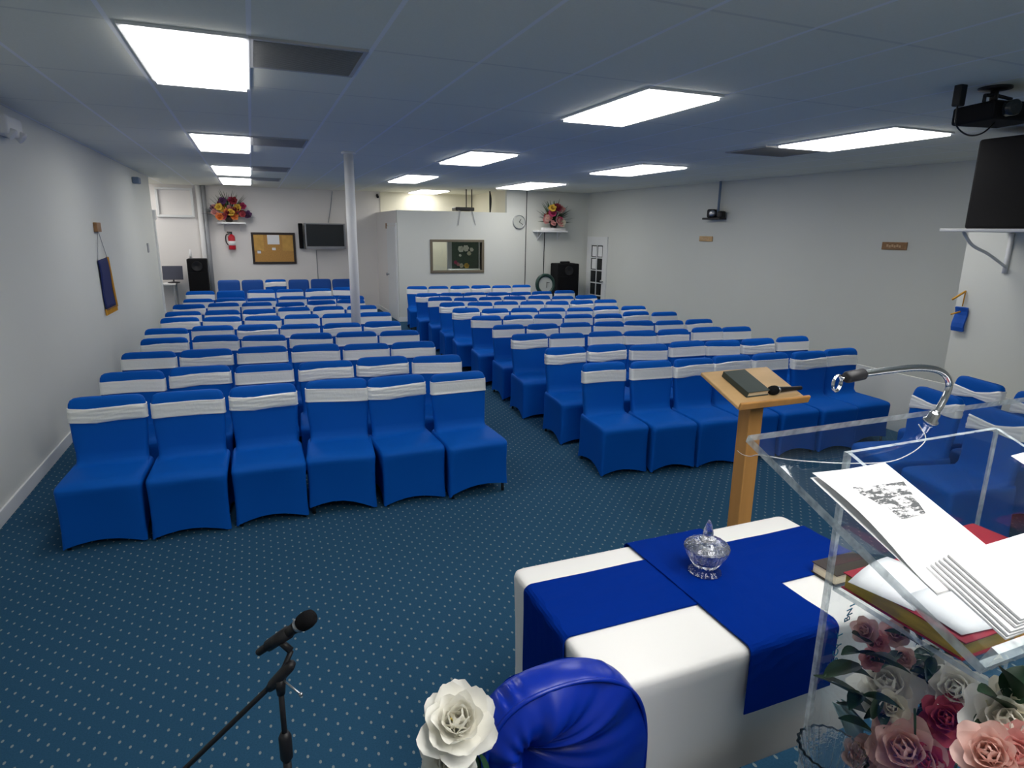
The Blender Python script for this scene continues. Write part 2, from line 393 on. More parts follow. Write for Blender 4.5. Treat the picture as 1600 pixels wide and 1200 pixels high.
for k, (a_, b_, i, w) in enumerate(((g0, gm, 4, 'upper far'), (gm, g1, 4, 'upper near'), (g0, gm, 3, 'lower'))):
    p_ = MB(); rbx(p_, a_+.035, b_-.035, rows[i]+.03, rows[i+1]-.03, .010, .012)
    o = p_.build('notice', paper)
    tag(o, ('white paper notice in top far pane of the glazed door', 'white paper notice in top pane beside the knob edge of the glazed door', 'white paper notice in second pane down on the glazed door')[k], 'notice', 'notices taped to the door glass')
# round white column
pb = at(547, 300, Y=8.13)
struct(MB().lathe([(.058, 0), (.058, H)], (pb.x, pb.y, 0), 28).lathe([(.085, H-.02), (.085, H)], (pb.x, pb.y, 0), 28), 'column', whitep, smooth=True)
# stage platform under the lectern
struct(MB().bb((.98, -2.5, 0), (4.3, 1.2, .37)), 'floor_platform', carpet)

# ------------------------------------------------------------------ ceiling lights and grilles
lights = [  # name of place, x0, x1, y0, y1
 ('big ceiling light over the first rows beside the banner wall', -.475, .04, 3.58, 4.78),
 ('ceiling light second from front in the line along the banner wall', -.48, .045, 7.22, 8.60),
 ('ceiling light third from front in the line along the banner wall', -.475, .05, 10.72, 12.25),
 ('ceiling light over the back wall cork board, last in its line', -.475, .05, 13.15, 14.85),
 ('big ceiling light over the centre aisle nearest the lectern', 2.42, 2.97, 3.66, 4.88),
 ('ceiling light second from front in the line over the aisle', 2.43, 3.0, 7.26, 8.62),
 ('ceiling light third from front in the line over the aisle', 2.48, 3.0, 10.76, 12.4),
 ('ceiling light behind the booth partition top', 3.66, 4.3, 14.5, 15.85),
 ('big ceiling light beside the ceiling projector', 5.09, 5.8, 4.0, 5.28),
 ('ceiling light second from front in the line along the plaque wall', 4.92, 5.63, 7.5, 8.95),
 ('ceiling light over the glazed door corner, last along the plaque wall', 4.88, 5.62, 11.15, 12.95),
 ]
for lab, x0, x1, y0, y1 in lights:
    t_ = thing('ceiling_light', 'white lit recessed panel, ' + lab, 'ceiling light', ((x0+x1)/2, (y0+y1)/2, H), 'recessed ceiling light panels')
    fr = MB(); e = .022
    fr.bb((x0-e, y0-e, H-.014), (x1+e, y0, H)).bb((x0-e, y1, H-.014), (x1+e, y1+e, H)).bb((x0-e, y0, H-.014), (x0, y1, H)).bb((x1, y0, H-.014), (x1+e, y1, H))
    fr.build('light_frame', trimm, t_)
    MB().bb((x0, y0, H-.030), (x1, y1, H-.002)).build('diffuser', lampm, t_)
# unseen panels added to brighten the platform end and the back alcove
for x0, y0 in ((.65, .25), (1.83, .25), (.65, -1.0), (1.83, -1.0), (-2.75, 14.3)):
    t_ = thing('ceiling_light', 'added unseen light panel over the platform end' if y0 < 5 else 'added unseen light panel in the alcove past the long wall', 'ceiling light', (x0+.28, y0+.6, H), 'recessed ceiling light panels')
    MB().bb((x0-.022, y0-.022, H-.006), (x0+.58, y0+1.24, H)).build('light_frame', trimm, t_)
    MB().bb((x0, y0, H-.034), (x0+.56, y0+1.2, H-.006)).build('diffuser', lampm2 if y0 < 5 else lampm, t_)
ventm = mat('grey_grille', (.50, .50, .50), .6); ventd = mat('grille_recess', (.28, .28, .285), .8)
for lab, x0, x1, y0, y1, ns in (('big grey air return grille beside the nearest ceiling light', .08, .61, 3.58, 4.14, 13), ('grey ceiling grille beside the second light along the banner wall', .09, .60, 7.22, 7.86, 13),
        ('grey ceiling grille beside the third light along the banner wall', .09, .60, 10.6, 11.3, 9), ('far grey ceiling grille near the back wall flowers', .09, .56, 12.9, 13.6, 9), ('grey ceiling grille next to the light by the projector', 5.05, 5.85, 5.42, 6.0, 9)):
    t_ = thing('ceiling_grille', lab, 'vent', ((x0+x1)/2, (y0+y1)/2, H), 'ceiling air grilles')
    MB().bb((x0, y0, H-.004), (x1, y1, H)).build('backing', ventd, t_)
    fr = MB(); e = .022
    fr.bb((x0-e, y0-e, H-.012), (x1+e, y0, H)).bb((x0-e, y1, H-.012), (x1+e, y1+e, H)).bb((x0-e, y0, H-.012), (x0, y1, H)).bb((x1, y0, H-.012), (x1+e, y1, H))
    fr.build('grille_frame', ventm, t_)
    sl = MB(); Rx = Matrix.Rotation(.6, 3, 'X')
    for k in range(ns*2):
        sl.box(((x0+x1)/2, y0+(y1-y0)*(k+.5)/(ns*2), H-.007), (x1-x0, .016, .002), Rx)
    sl.build('grille_slats', ventm, t_)
p = at(625, 286, Z=H-.03)
t_ = thing('smoke_detector', 'small white ceiling detector beside the third aisle light', 'detector', (p.x, p.y, H))
MB().lathe([(.07, 0), (.07, -.03), (.05, -.045), (0, -.048)], (p.x, p.y, H), 20).build('detector_body', whitep, t_, smooth=True)

# ------------------------------------------------------------------ covered chairs
def rrect(hw, yf, yr, z, r, nc=4, ns=5):
    r = max(.001, min(r, hw*.98, (yr-yf)*.49)); pts = []
    cs_ = [(-hw+r, yf+r, PI), (hw-r, yf+r, 1.5*PI), (hw-r, yr-r, 0), (-hw+r, yr-r, .5*PI)]
    for i, (cx, cy, a0) in enumerate(cs_):
        for k in range(nc):
            a_ = a0 + .5*PI*k/(nc-1); pts.append((cx+r*cos(a_), cy+r*sin(a_)))
        nx = cs_[(i+1) % 4]; ea = a0+.5*PI
        p0_ = (cx+r*cos(ea), cy+r*sin(ea)); p1_ = (nx[0]+r*cos(nx[2]), nx[1]+r*sin(nx[2]))
        for k in range(1, ns+1):
            f_ = k/(ns+1); pts.append((p0_[0]+(p1_[0]-p0_[0])*f_, p0_[1]+(p1_[1]-p0_[1])*f_))
    return [Vector((x, y, z)) for x, y in pts]
NR = 4*(4+5)
PROF = [(0, .229, -.262, .242, .022), (.12, .224, -.256, .236, .024), (.26, .224, -.256, .230, .026), (.355, .227, -.262, .226, .03), (.388, .229, -.264, .224, .034),
        (.404, .227, -.256, .223, .034), (.414, .223, -.232, .222, .034), (.419, .219, -.16, .221, .034), (.418, .214, -.06, .220, .034), (.416, .209, .06, .220, .034),
        (.424, .206, .125, .221, .03), (.45, .205, .150, .222, .028), (.50, .207, .160, .226, .026), (.58, .214, .168, .232, .024), (.70, .220, .178, .242, .024), (.79, .220, .186, .249, .024),
        (.826, .216, .192, .252, .022), (.847, .206, .199, .251, .019), (.859, .188, .206, .247, .015), (.865, .15, .213, .241, .01)]
def prof_at(z):
    for a_, b_ in zip(PROF[10:], PROF[11:]):
        if a_[0] <= z <= b_[0]:
            f_ = (z-a_[0])/(b_[0]-a_[0]); return [a_[i]+(b_[i]-a_[i])*f_ for i in range(5)]
def cover_mesh(arch, lift, wr, seed):
    q = random.Random(seed); R = []
    for j, (z, hw, yf, yr, r) in enumerate(PROF):
        ring = rrect(hw, yf, yr, z, r)
        for k, p_ in enumerate(ring):
            seg = k // 9; i = k % 9
            if j <= 3:                                   # hem arches up between the four leg pockets, the sides pull in
                f_ = sin(PI*max(0, min(1, (i-2.5)/6.5))) if i >= 3 else 0
                wgt = (1, .65, .3, .1)[j]
                p_.z += wgt*(arch[seg]*f_ + lift[seg]*(1-i/9) + lift[(seg+1) % 4]*(i/9)) + (.012 if j == 0 else 0)
                pull = .022*f_*(1, .9, .6, .25)[j]
                if seg in (0, 2): p_.y += pull if seg == 0 else -pull
                else: p_.x -= pull if p_.x > 0 else -pull
            if 6 <= j <= 9: p_.z += .012*(1-(p_.x/.22)**2) - .004*abs(sin(k*1.7+seed))*wr
            if j >= 11: p_.y += .005*sin(p_.z*40+seed+p_.x*9)*wr
        R.append(ring)
    mb = MB(); mb.rings(R); return mb
def sash_mesh(z0, z1, wr, seed, slope=0, pinch=0):
    q = random.Random(seed); R = []
    zs = [(z0, -.001), (z0, .0065), (z0+.006, .0065), (z0+.012, .004), (z0+.27*(z1-z0), .0045), (z0+.42*(z1-z0), .0045), (z0+.56*(z1-z0), .0045), (z0+.7*(z1-z0), .0045), (z0+.84*(z1-z0), .0045), (z1-.005, .004), (z1-.002, .006), (z1, .005), (z1, -.001)]
    ph = [q.uniform(0, 6) for _ in range(4)]
    for j, (z, off) in enumerate(zs):
        zz, hw, yf, yr, r = prof_at(min(.86, z))
        ring = rrect(hw+off, yf-off, yr+off, z, r+off)
        for k, p_ in enumerate(ring):
            w1 = sin(p_.x*14+ph[0]) ; w2 = sin(p_.x*31+ph[1]+j*1.3)
            p_.z += wr*(.006*w1 + .003*w2) + slope*p_.x
            if pinch: zm = (z0+z1)/2; p_.z = zm + (p_.z-zm)*(1-pinch*max(0, 1-abs(p_.x)/.2))
            if 3 <= j <= 9: p_.y += (-1 if p_.y < (yf+yr)/2 else 1)*wr*.0045*(1+sin(p_.x*(13+2*sin(ph[3])) + ph[2] + (j-3)*2.3))
        R.append(ring)
    mb = MB(); mb.rings(R, False, False); return mb
A4 = [.075, .06, .05, .06]
COV = [cover_mesh([.035, .05, .05, .05], [0, 0, .0, 0], .5, 1), cover_mesh([.03, .05, .05, .04], [.0, .06, 0, .02], 1.0, 2), cover_mesh([.05, .05, .05, .05], [.055, 0, 0, 0], .8, 3), cover_mesh([.04, .05, .05, .05], [.0, .012, 0, 0], .4, 4)]
COVm = []; SASm = []
protos = []
def leg_mb(x, y):
    mb = MB(); mb.tube([(x, y, 0), (x, y, .02), (x*.98, y*.98, .16)], [.013, .011, .011], 10); return mb
legs = None
SAS = [sash_mesh(.708, .808, 0, 1), sash_mesh(.702, .797, 1, 2), sash_mesh(.700, .800, .4, 3), sash_mesh(.710, .808, .7, 4, .03), sash_mesh(.703, .802, .25, 5, -.03), sash_mesh(.70, .80, .8, 6, .08, .6)]
P0 = {}
def proto(ci, si, cm=coverm):
    key = (ci, si, cm.name)
    if key in P0: return P0[key]
    base = next(iter(P0.values()), None)
    t_ = thing('banquet_chair', 'x', 'chair')
    sub = 1 if si is not None else 0
    def shared(kind, idx, fn, m_):
        for o in C.objects:
            if o.get('_k') == (kind + str(idx) + m_.name): 
                c = o.copy(); C.objects.link(c); c.parent = t_; return c
        o = fn().build(kind, m_, t_, smooth=True); o['_k'] = kind + str(idx) + m_.name; return o
    shared('chair_cover', ci, lambda: COV[ci], cm)
    if si is not None: shared('sash', si, lambda: SAS[si], sashm)
    for i, (x, y) in enumerate(((-.198, -.225), (.198, -.225), (.198, .205), (-.198, .205))): shared('leg', i, lambda: leg_mb(x, y), legm)
    P0[key] = t_; t_['fresh'] = 1
    return t_
ORD = ['aisle-end', 'second from aisle', 'third from aisle', 'fourth from aisle', 'fifth from aisle', 'sixth from aisle', 'wall-end']
ROWN = ['front row', 'second row', 'third row', 'fourth row', 'fifth row', 'sixth row', 'seventh row', 'eighth row', 'ninth row', 'tenth row', 'back row']
def chair(loc, rz, sx, label, group, ci, si, cm=coverm, sz=1):
    p_ = proto(ci, si, cm)
    if p_.get('fresh'):
        del p_['fresh']; o = p_; o['label'] = label; o['group'] = group
    else: o = dup(p_, label, group)
    o.location = loc; o.rotation_euler = (0, 0, rz); o.scale = (sx, 1, sz)
    return o
rowsL = [((97, 640), (763, 580)), ((147, 582), (722, 551)), ((183, 550), (683, 530)), ((216, 527), (657, 513)), ((221, 512), (627, 500)), ((248, 496), (613, 486)), ((255, 486), (590, 476)), ((267, 475), (572, 467)), ((283, 466), (570, 460)), ((287, 454), (560, 448)), ((338, 438), (552, 435))]
rowsR = [((909, 570), (1343, 544)), ((850, 543), (1263, 523)), ((798, 522), (1177, 508)), ((769, 506), (1113, 496)), ((734, 493), (1059, 485)), ((705, 482), (1009, 477)), ((685, 472), (966, 467)), ((667, 464), (933, 460)), ((648, 457), (898, 453)), ((634, 446), (831, 444))]
rowsL[0] = ((97, 624), (763, 578))
nosash = {('L', 10, 0), ('L', 10, 1), ('L', 10, 2), ('L', 10, 4), ('L', 10, 5), ('L', 9, 4)}
for side, rows, nch in (('L', rowsL, 6), ('R', rowsR, 7)):
    for ri, (pa, pb_) in enumerate(rows):
        n = 6 if (side == 'R' and ri == 9) else nch
        A_ = at(*pa, Z=.862); B_ = at(*pb_, Z=.862)
        if side == 'L' and ri == 10: A_.y = B_.y = 15.05
        d_ = B_-A_; pitch_ = d_.length/n; d_.normalize(); ang = math.atan2(d_.y, d_.x)
        nrm = Vector((-d_.y, d_.x, 0))
        for k in range(n):
            c_ = A_ + d_*(pitch_*(k+.5)); c_.z = 0
            fromaisle = n-1-k if side == 'L' else k
            ja = rnd.uniform(-.03, .03) if ri else (-.02, .0, .02, -.08, .07, .06, 0)[k] if side == 'L' else rnd.uniform(-.02, .02)
            jy = rnd.uniform(-.03, .03) if ri > 0 else (.0, .02, .0, -.02, .0, .03, 0)[k] if side == 'L' else rnd.uniform(-.03, .03)
            c_ = c_ - nrm*(.222 + jy)
            if ri == 0 and side == 'L': c_ = c_ + d_*(0, 0, .0, .006, -.006, -.01)[k]
            rz = ang + ja
            si = rnd.choice((0, 0, 1, 2, 3, 4)); ci = rnd.choice((0, 1, 2, 3, 0, 3))
            if ri == 0 and side == 'L': si = (1, 2, 1, 4, 1, 0)[k]; ci = (0, 0, 3, 2, 0, 1)[k]
            ns = (side, ri, fromaisle) in nosash
            pos_ = ORD[-1] if fromaisle == n-1 else ORD[fromaisle]
            row = 'back row' if (side == 'R' and ri == 9) else ROWN[ri]
            if side == 'L' and ri == 10: pos_ = ('aisle-end', 'second from aisle', 'third from aisle', 'one with bow sash', 'fifth from aisle', 'wall-end')[fromaisle]
            lab = 'blue covered chair, %s, %s, %s, block with the white column' % ('no sash' if ns else 'silver sash', pos_, row) if side == 'L' else 'blue covered chair, silver sash, %s, %s, block beside the glazed door' % (pos_, row)
            zs = .985 + rnd.uniform(-.012, .012) if ri else 1
            chair(c_, rz, pitch_*.968/.46, lab, 'covered chairs in the block with the white column' if side == 'L' else 'covered chairs in the block beside the glazed door', ci, None if ns else si, coverm2 if (ns and ri == 10) else coverm, zs)
# side chairs turned towards the lectern
for x, y, lab in ((4.60, 2.93, 'blue covered chair facing sideways behind the lectern, next to the end of the front row'), (5.30, 3.07, 'blue covered chair facing sideways, behind the first sideways one near the plaque wall'),
        (5.20, 2.57, 'blue covered chair facing sideways, at the edge near the wall shelf loudspeaker'), (4.48, 2.43, 'blue covered chair facing sideways, seen through the clear lectern top')):
    chair((x-.222, y+.05, 0), -PI/2-.24, .97, lab, 'sideways chairs beside the lectern', 0, 5)
for o in list(C.objects):
    if '_k' in o: del o['_k']

# ------------------------------------------------------------------ flowers
def petal(mb, c, nrm, up, r0_, L, w, cup, tilt, n=4, tip=.35):
    """one curved petal: starts near c, leans from the axis by tilt, broadest near its end"""
    side = nrm.cross(up).normalized(); ax = nrm
    ph = rnd.uniform(0, 6)
    def f(u, v):
        ww = w*(.35+.65*sin(PI*min(1, v*.86+.08)))*(1-tip*max(0, v-.7)/.3)
        x = (u-.5)*ww
        bend = tilt + cup*(v-.5)
        rad = r0_ + L*v*sin(bend); hh = L*v*cos(bend)
        ruf = .06*L*sin(u*9+ph)*v
        curl = .35*ww*(4*(u-.5)**2)*(1 if tilt < 1.2 else .3)
        return c + up*(rad - 0*curl) + ax*(hh + ruf) + side*x - up*curl*.8
    mb.grid(f, 4, n)
def bloom_mb(c, nrm, r, layers=4, per=6, seed=0, frill=0):
    mb = MB(); c = Vector(c); nrm = Vector(nrm).normalized(); e1 = nrm.orthogonal().normalized(); e2 = nrm.cross(e1)
    q = random.Random(seed)
    for l in range(layers):
        f = l/(max(1, layers-1))
        tilt = .25 + 1.25*f; L = r*(.55+.5*f); n = per if l else max(3, per-2)
        for k in range(n):
            a_ = 2*PI*k/n + l*.7 + q.uniform(-.12, .12); up = e1*cos(a_)+e2*sin(a_)
            petal(mb, c - nrm*r*.25*f, nrm, up, r*.07*(1+l*.5), L*q.uniform(.9, 1.06), r*(.75+.45*f)*(6/per)**.5, -.55+frill*.3, tilt, tip=.25)
    return mb
def leaf_mb(mb, base, d, L, w, droop=.3):
    d = Vector(d).normalized(); s_ = d.cross(Vector((0, 0, 1)))
    s_ = s_.normalized() if s_.length > .01 else Vector((1, 0, 0)); up = s_.cross(d)
    base = Vector(base)
    def f(u, v):
        ww = w*sin(PI*(v*.93+.05))**.8; x = (u-.5)*ww
        return base + d*L*v + s_*x + up*(.5*abs(u-.5)*ww - droop*L*v*v)
    mb.grid(f, 2, 6)

# ------------------------------------------------------------------ communion table with runners and crystal dish
TX0, TX1, TY0, TY1, TZ = .80, 2.11, 1.245, 1.935, .75
tb = thing('draped_table', 'small table in a fitted white cloth with crossed blue runners, beside the lectern', 'table', ((TX0+TX1)/2, (TY0+TY1)/2, 0))
R = []
def trect(x0, x1, y0, y1, z, r): return [p + Vector(((x0+x1)/2, (y0+y1)/2, 0)) for p in rrect((x1-x0)/2, -(y1-y0)/2, (y1-y0)/2, z, r, 5, 11)]
for z, ins, bow in ((0.004, .0, .03), (.12, .004, .035), (.35, .006, .035), (.55, .004, .022), (.68, .001, .008), (.725, 0, 0), (.741, .004, 0), (.748, .012, 0), (.75, .03, 0)):
    ring = trect(TX0+ins, TX1-ins, TY0+ins, TY1-ins, z, .03)
    cx, cy = (TX0+TX1)/2, (TY0+TY1)/2
    for p in ring:
        fx = (p.x-cx)/((TX1-TX0)/2); fy = (p.y-cy)/((TY1-TY0)/2)
        if abs(fy) > abs(fx): p.y -= math.copysign(bow*max(0, 1-fx*fx), fy)
        else: p.x -= math.copysign(bow*max(0, 1-fy*fy)*.6, fx)
        if z < .05: p.z += .03*max(0, 1-max(min(abs(fx), abs(fy)), 0)**2)
    R.append(ring)
MB().rings(R).build('tablecloth', cloth, tb, smooth=True)
for x in (TX0+.05, TX1-.05):
    for y in (TY0+.05, TY1-.05): MB().tube([(x, y, 0), (x, y, .70)], .015, 10).build('leg', steel, tb)
def strip(pts, wdir, w0, w1, th, name, m_, lab):
    """cloth strip: pts is its path (centre line), w0..w1 the extent along wdir"""
    n = len(pts); vs = []; fs = []; wd = Vector(wdir); nw = 8
    ns_ = []
    for i, p in enumerate(pts):
        t = (pts[min(i+1, n-1)]-pts[max(i-1, 0)]).normalized(); ns_.append(wd.cross(t).normalized())
    if ns_[n//2].z < 0: ns_ = [-q for q in ns_]
    for lay in (0, 1):
        for i, p in enumerate(pts):
            for k in range(nw+1):
                f_ = k/nw; wv = .0025*sin(f_*9+i*.8)*(1 if 3 < i < n-4 else .4)
                vs.append(p + wd*(w0+(w1-w0)*f_) + ns_[i]*(th*lay + abs(wv)*lay))
    W = nw+1; o = n*W
    for i in range(n-1):
        for k in range(nw):
            a_ = i*W+k; fs.append((a_, a_+1, a_+W+1, a_+W)); fs.append((o+a_, o+a_+W, o+a_+W+1, o+a_+1))
        fs.append((i*W, i*W+W, o+i*W+W, o+i*W)); fs.append((i*W+nw, o+i*W+nw, o+i*W+W+nw, i*W+W+nw))
    for k in range(nw):
        fs.append((k, o+k, o+k+1, k+1)); b_ = (n-1)*W+k; fs.append((b_, b_+1, o+b_+1, o+b_))
    mb = MB(); mb.add(vs, fs); ob = mb.build(name, m_, None, smooth=False); tag(ob, lab, 'table runner', 'blue satin runners crossed on the table'); return ob
def path(a, b, za, zb, axis, out, lift):
    """path over the table: up the side at a, across, down the side at b"""
    P = []; r_ = .022
    def pt(x, z): return Vector((x, 0, z)) if axis == 'x' else Vector((0, x, z))
    A0, B0 = a-out, b+out; top = TZ+lift
    for k in range(7): P.append(pt(A0, za+(top-r_-za)*k/6))
    for k in range(1, 5):
        t = PI/2*k/4; P.append(pt(A0+r_-r_*cos(t), top-r_+r_*sin(t)))
    for k in range(1, 12): P.append(pt(A0+r_+(B0-A0-2*r_)*k/12, top))
    for k in range(0, 5):
        t = PI/2*k/4; P.append(pt(B0-r_+r_*sin(t), top-r_+r_*cos(t)))
    for k in range(1, 7): P.append(pt(B0, top-r_+(zb-top+r_)*k/6))
    return P
strip(path(TX0, TX1, .30, .30, 'x', .004, .003), (0, 1, 0), 1.49, 1.80, .003, 'table_runner', runner, 'blue satin runner laid lengthwise on the white table, under the crossing runner')
strip(path(TY0, TY1, .525, .50, 'y', .008, .0085), (1, 0, 0), 1.295, 1.655, .003, 'table_runner', runner, 'blue satin runner laid crosswise on the white table, under the crystal dish')
# covered crystal dish
dc = at(1101, 893, Z=TZ+.013); dc.z = TZ+.0125
ds = thing('candy_dish', 'cut crystal footed candy dish with pointed lid on the blue runner', 'dish', dc)
fl = lambda k_, a_: (lambda t, j: a_*abs(sin(t*k_/2)))
bw = [(.056, 0), (.058, .004), (.052, .010), (.044, .018), (.040, .026), (.046, .036), (.058, .055), (.069, .075), (.077, .094), (.079, .100), (.073, .100), (.064, .078), (.05, .055), (.03, .045), (0, .042)]
MB().lathe(bw, dc, 48, wob=fl(24, .05)).build('bowl', crystal, ds, smooth=False)
ld = [(.079, .1005), (.079, .106), (.066, .118), (.046, .127), (.030, .131), (.028, .138), (.020, .142), (.015, .146), (.018, .152), (.017, .162), (.0115, .186), (.005, .204), (0, .208)]
MB().lathe(ld, dc, 40, wob=fl(20, .035)).build('lid', crystal, ds, smooth=False)

# ------------------------------------------------------------------ wooden reading stand with book and microphone
SF = at(1152, 636, Z=1.12); th = math.radians(20)
sn = Vector((0, -sin(th), cos(th)))
def onst(px_, py_, off=0): return onplane(px_, py_, SF + sn*off, sn)
c1_, c2_, c3_ = onst(1098, 582), onst(1200, 572), onst(1252, 617)
sx0 = (SF.x+c1_.x)/2; sx1 = (c2_.x+c3_.x)/2; sy0, sy1 = SF.y, (c1_.y+c2_.y)/2
Rx = Matrix.Rotation(th, 3, 'X')
def stp(x, y, off=0): return Vector((x, y, SF.z+(y-SF.y)*math.tan(th))) + sn*off
sm = (sx0+sx1)/2; pc = Vector((sm-.02, (sy0+sy1)/2, 0))
sd = thing('reading_stand', 'oak reading stand on a square post between table and front row', 'lectern', (pc.x, pc.y, 0))
cb = stp(sm, (sy0+sy1)/2, -.010); dl = (sy1-sy0)/cos(th)
MB().rbox(cb, (sx1-sx0, dl, .020), .005, Rx).build('reading_board', pinew, sd)
fb = stp(sm, sy0-.004, .004); MB().rbox(fb, (sx1-sx0, .018, .042), .006, Rx).build('book_ledge', oak, sd)
ptop = cb.z - .02
MB().rbox((pc.x, pc.y-.02, ptop/2+.02), (.092, .088, ptop-.04), .006).build('post', oak, sd)
MB().rbox((pc.x, pc.y-.02, .02), (.40, .36, .04), .008).rbox((pc.x, pc.y-.02, .06), (.2, .18, .04), .008).build('base', oak, sd)
MB().rbox((pc.x, pc.y-.02, ptop-.01), (.16, .13, .03), .005, Rx).build('bracket', oak, sd)
def book(name, lab, cat, P, ux, uy, un, w, d, h, cov, pg, group=None, spine_u=True):
    """closed book: P is its lowest corner, ux along the width, uy along the length, un up"""
    ux, uy, un = [Vector(q).normalized() for q in (ux, uy, un)]
    ctr = P + ux*w/2 + uy*d/2 + un*h/2
    t_ = thing(name, lab, cat, P + ux*w/2 + uy*d/2, group)
    M3 = Matrix((ux, uy, un)).transposed(); c_ = .0035
    mb = MB(); mb.rbox(ctr-un*(h/2-c_/2), (w, d, c_), .0015, M3, 2).rbox(ctr+un*(h/2-c_/2), (w, d, c_), .0015, M3, 2).rbox(ctr-ux*(w/2-c_), (c_*2, d, h), .003, M3, 2)
    mb.build('book_cover', cov, t_)
    mb = MB(); mb.box(ctr+ux*.001, (w-.012, d-.012, h-2*c_), M3); mb.build('page_block', pg, t_); return t_
b1, b2 = onst(1133, 583), onst(1172, 579)
b3 = onst(1166, 622)
ux = (b2-b1); uy = (b3-b1); uy = (uy - ux.normalized()*uy.dot(ux.normalized()))
book('bible', 'closed dark green book lying on the oak reading stand', 'book', b3 + ux.normalized()*.0+sn*.002, ux, -uy, sn, .15, .21, .032, greenbook, pages)
def mic(tail, head, lab, R_=.026):
    tail, head = Vector(tail), Vector(head); d_ = head-tail; L = d_.length; d_.normalize()
    t_ = thing('microphone', lab, 'microphone', tail)
    k = L/.25
    MB().lathe([(0, 0), (.009*k, 0), (.0115*k, .005*k), (.012*k, .06*k), (.0165*k, .165*k), (.019*k, .178*k), (0, .178*k)], tail, 20, d_).build('microphone_body', black, t_, smooth=True)
    MB().lathe([(.019*k, .176*k), (.0215*k, .180*k), (.0215*k, .188*k), (.019*k, .190*k)], tail, 20, d_).build('collar', steel, t_, smooth=True)
    MB().lathe([(.019*k, .188*k), (.0245*k, .196*k), (.026*k, .205*k), (.026*k, .222*k), (.022*k, .238*k), (.012*k, .247*k), (0, .25*k)], tail, 24, d_).build('grille', grille, t_, smooth=True)
    return t_
ma = onst(1252, 606, .016); mb_ = onst(1204, 610, .026)
mic(ma, ma+(mb_-ma).normalized()*.24, 'black wireless microphone lying on the oak reading stand')

# ------------------------------------------------------------------ microphone on boom stand
DM = 1.72
head = at(507, 950, D=1.68); tail = at(403, 1020, D=1.76); dd = (head-tail).normalized()
mic(tail, tail+dd*.235, 'black microphone clipped to the boom stand over the carpet')
cl = at(437, 1058, D=1.74); clip = at(455, 1017, D=1.735); bend = at(290, 1200, D=1.80)
ms = thing('microphone_stand', 'black boom microphone stand on the open carpet', 'microphone stand', (cl.x, cl.y, 0))
MB().tube([(cl.x, cl.y, .02), (cl.x, cl.y, .50)], .012, 12).build('lower_tube', black, ms, smooth=True)
MB().tube([(cl.x, cl.y, .49), (cl.x, cl.y, cl.z-.02)], .008, 12).build('upper_tube', black, ms, smooth=True)
MB().lathe([(.011, .47), (.018, .485), (.018, .555), (.011, .57)], (cl.x, cl.y, 0), 14).build('height_clutch', black, ms, smooth=True)
bd = (clip-bend).normalized()
MB().tube([bend-bd*.25, bend, cl+bd*.0, clip], .0075, 10).build('boom_arm', black, ms, smooth=True)
tk = MB(); tk.tube([cl-bd*.05, cl-bd*.03, cl+bd*.045, cl+bd*.06], [.010, .0155, .0155, .010], 14); tk.tube([cl+Vector((0, 0, -.055)), cl+Vector((0, 0, -.005))], [.011, .017], 14); tk.build('swivel', black, ms, smooth=True)
kd = (at(470, 1085, D=1.70)-cl)
sc_ = MB(); sc_.tube([cl, cl+kd*.5, cl+kd], .0028, 8).ball(cl+kd, .006); sc_.build('tightening_screw', steel, ms, smooth=True)
mcpt = tail + dd*.085
tk = MB(); tk.tube([tail+dd*.045, tail+dd*.13], [.0165, .0185], 16); tk.tube([clip, mcpt], .010, 10); tk.build('clip', black, ms, smooth=True)
MB().lathe([(.14, 0), (.14, .012), (.12, .02), (.02, .032), (.014, .06)], (cl.x, cl.y, 0), 32).build('base', blackm, ms, smooth=True)

# ------------------------------------------------------------------ satin chair with gathered cover, at the table corner
CY = 1.10
ch = thing('satin_chair', 'chair under a gathered royal blue satin cover in front of the table', 'chair', (.60, 1.0, 0))
tl = at(752, 1090, Y=CY); tp = at(868, 1044, Y=CY); rr_ = at(1001, 1160, Y=CY)
xl, xr, zt = tl.x-.012, rr_.x, tp.z-.016
xc = (xl+xr)/2; hw = (xr-xl)/2; z0 = .43
gx, gz = at(828, 1196, Y=CY-.06).x, at(828, 1196, Y=CY-.06).z
def outl(t, s=1.0):                # back outline, t 0..1 from one lower end over the rounded top to the other
    a_ = PI*(1-t); ca, sa = cos(a_), sin(a_)
    x = xc + hw*s*math.copysign(abs(ca)**.72, ca); z = zt - .30 + (.30*s)*sa**.50 - .040*(ca > 0)*ca
    return x, z
def front(u, v):                   # u round the outline, v from the gather point to the piped edge
    x1, z1 = outl(u, .965)
    x = gx + (x1-gx)*v; z = gz + (z1-gz)*v
    an = u*PI
    left = max(0, 1-u*1.7)
    fold = (.9*sin(an*13+1.4*sin(an*4)+1.5*v)*left + .45*sin(an*8+.7+2*v) + .25*sin(an*24+v*4)*(1-v))*.022*(v**.4)*(1-.7*v)*1.7
    gather = .045*(1-v)**3
    bulge = .045*sin(PI*min(1, v*.92+.08))
    return Vector((x, CY - .030 + gather - bulge*.9 - fold, z))
fm = MB(); fm.grid(front, 150, 26)
def lower(s, v):
    e_ = front(0, 1-2*s) if s < .5 else front(1, 2*s-1)
    zb = .42; k_ = v
    return Vector((e_.x, e_.y - .02*sin(PI*k_) + .008*sin(s*38)*k_, e_.z+(zb-e_.z)*k_))
fm.grid(lower, 80, 8)
fm.build('satin_cover', satin, ch, smooth=True)
pg = MB(); pg.tube([Vector((outl(k/90, .967)[0], CY-.030, outl(k/90, .967)[1])) for k in range(91)], .0055, 8); pg.build('piping', satin, ch, smooth=True)
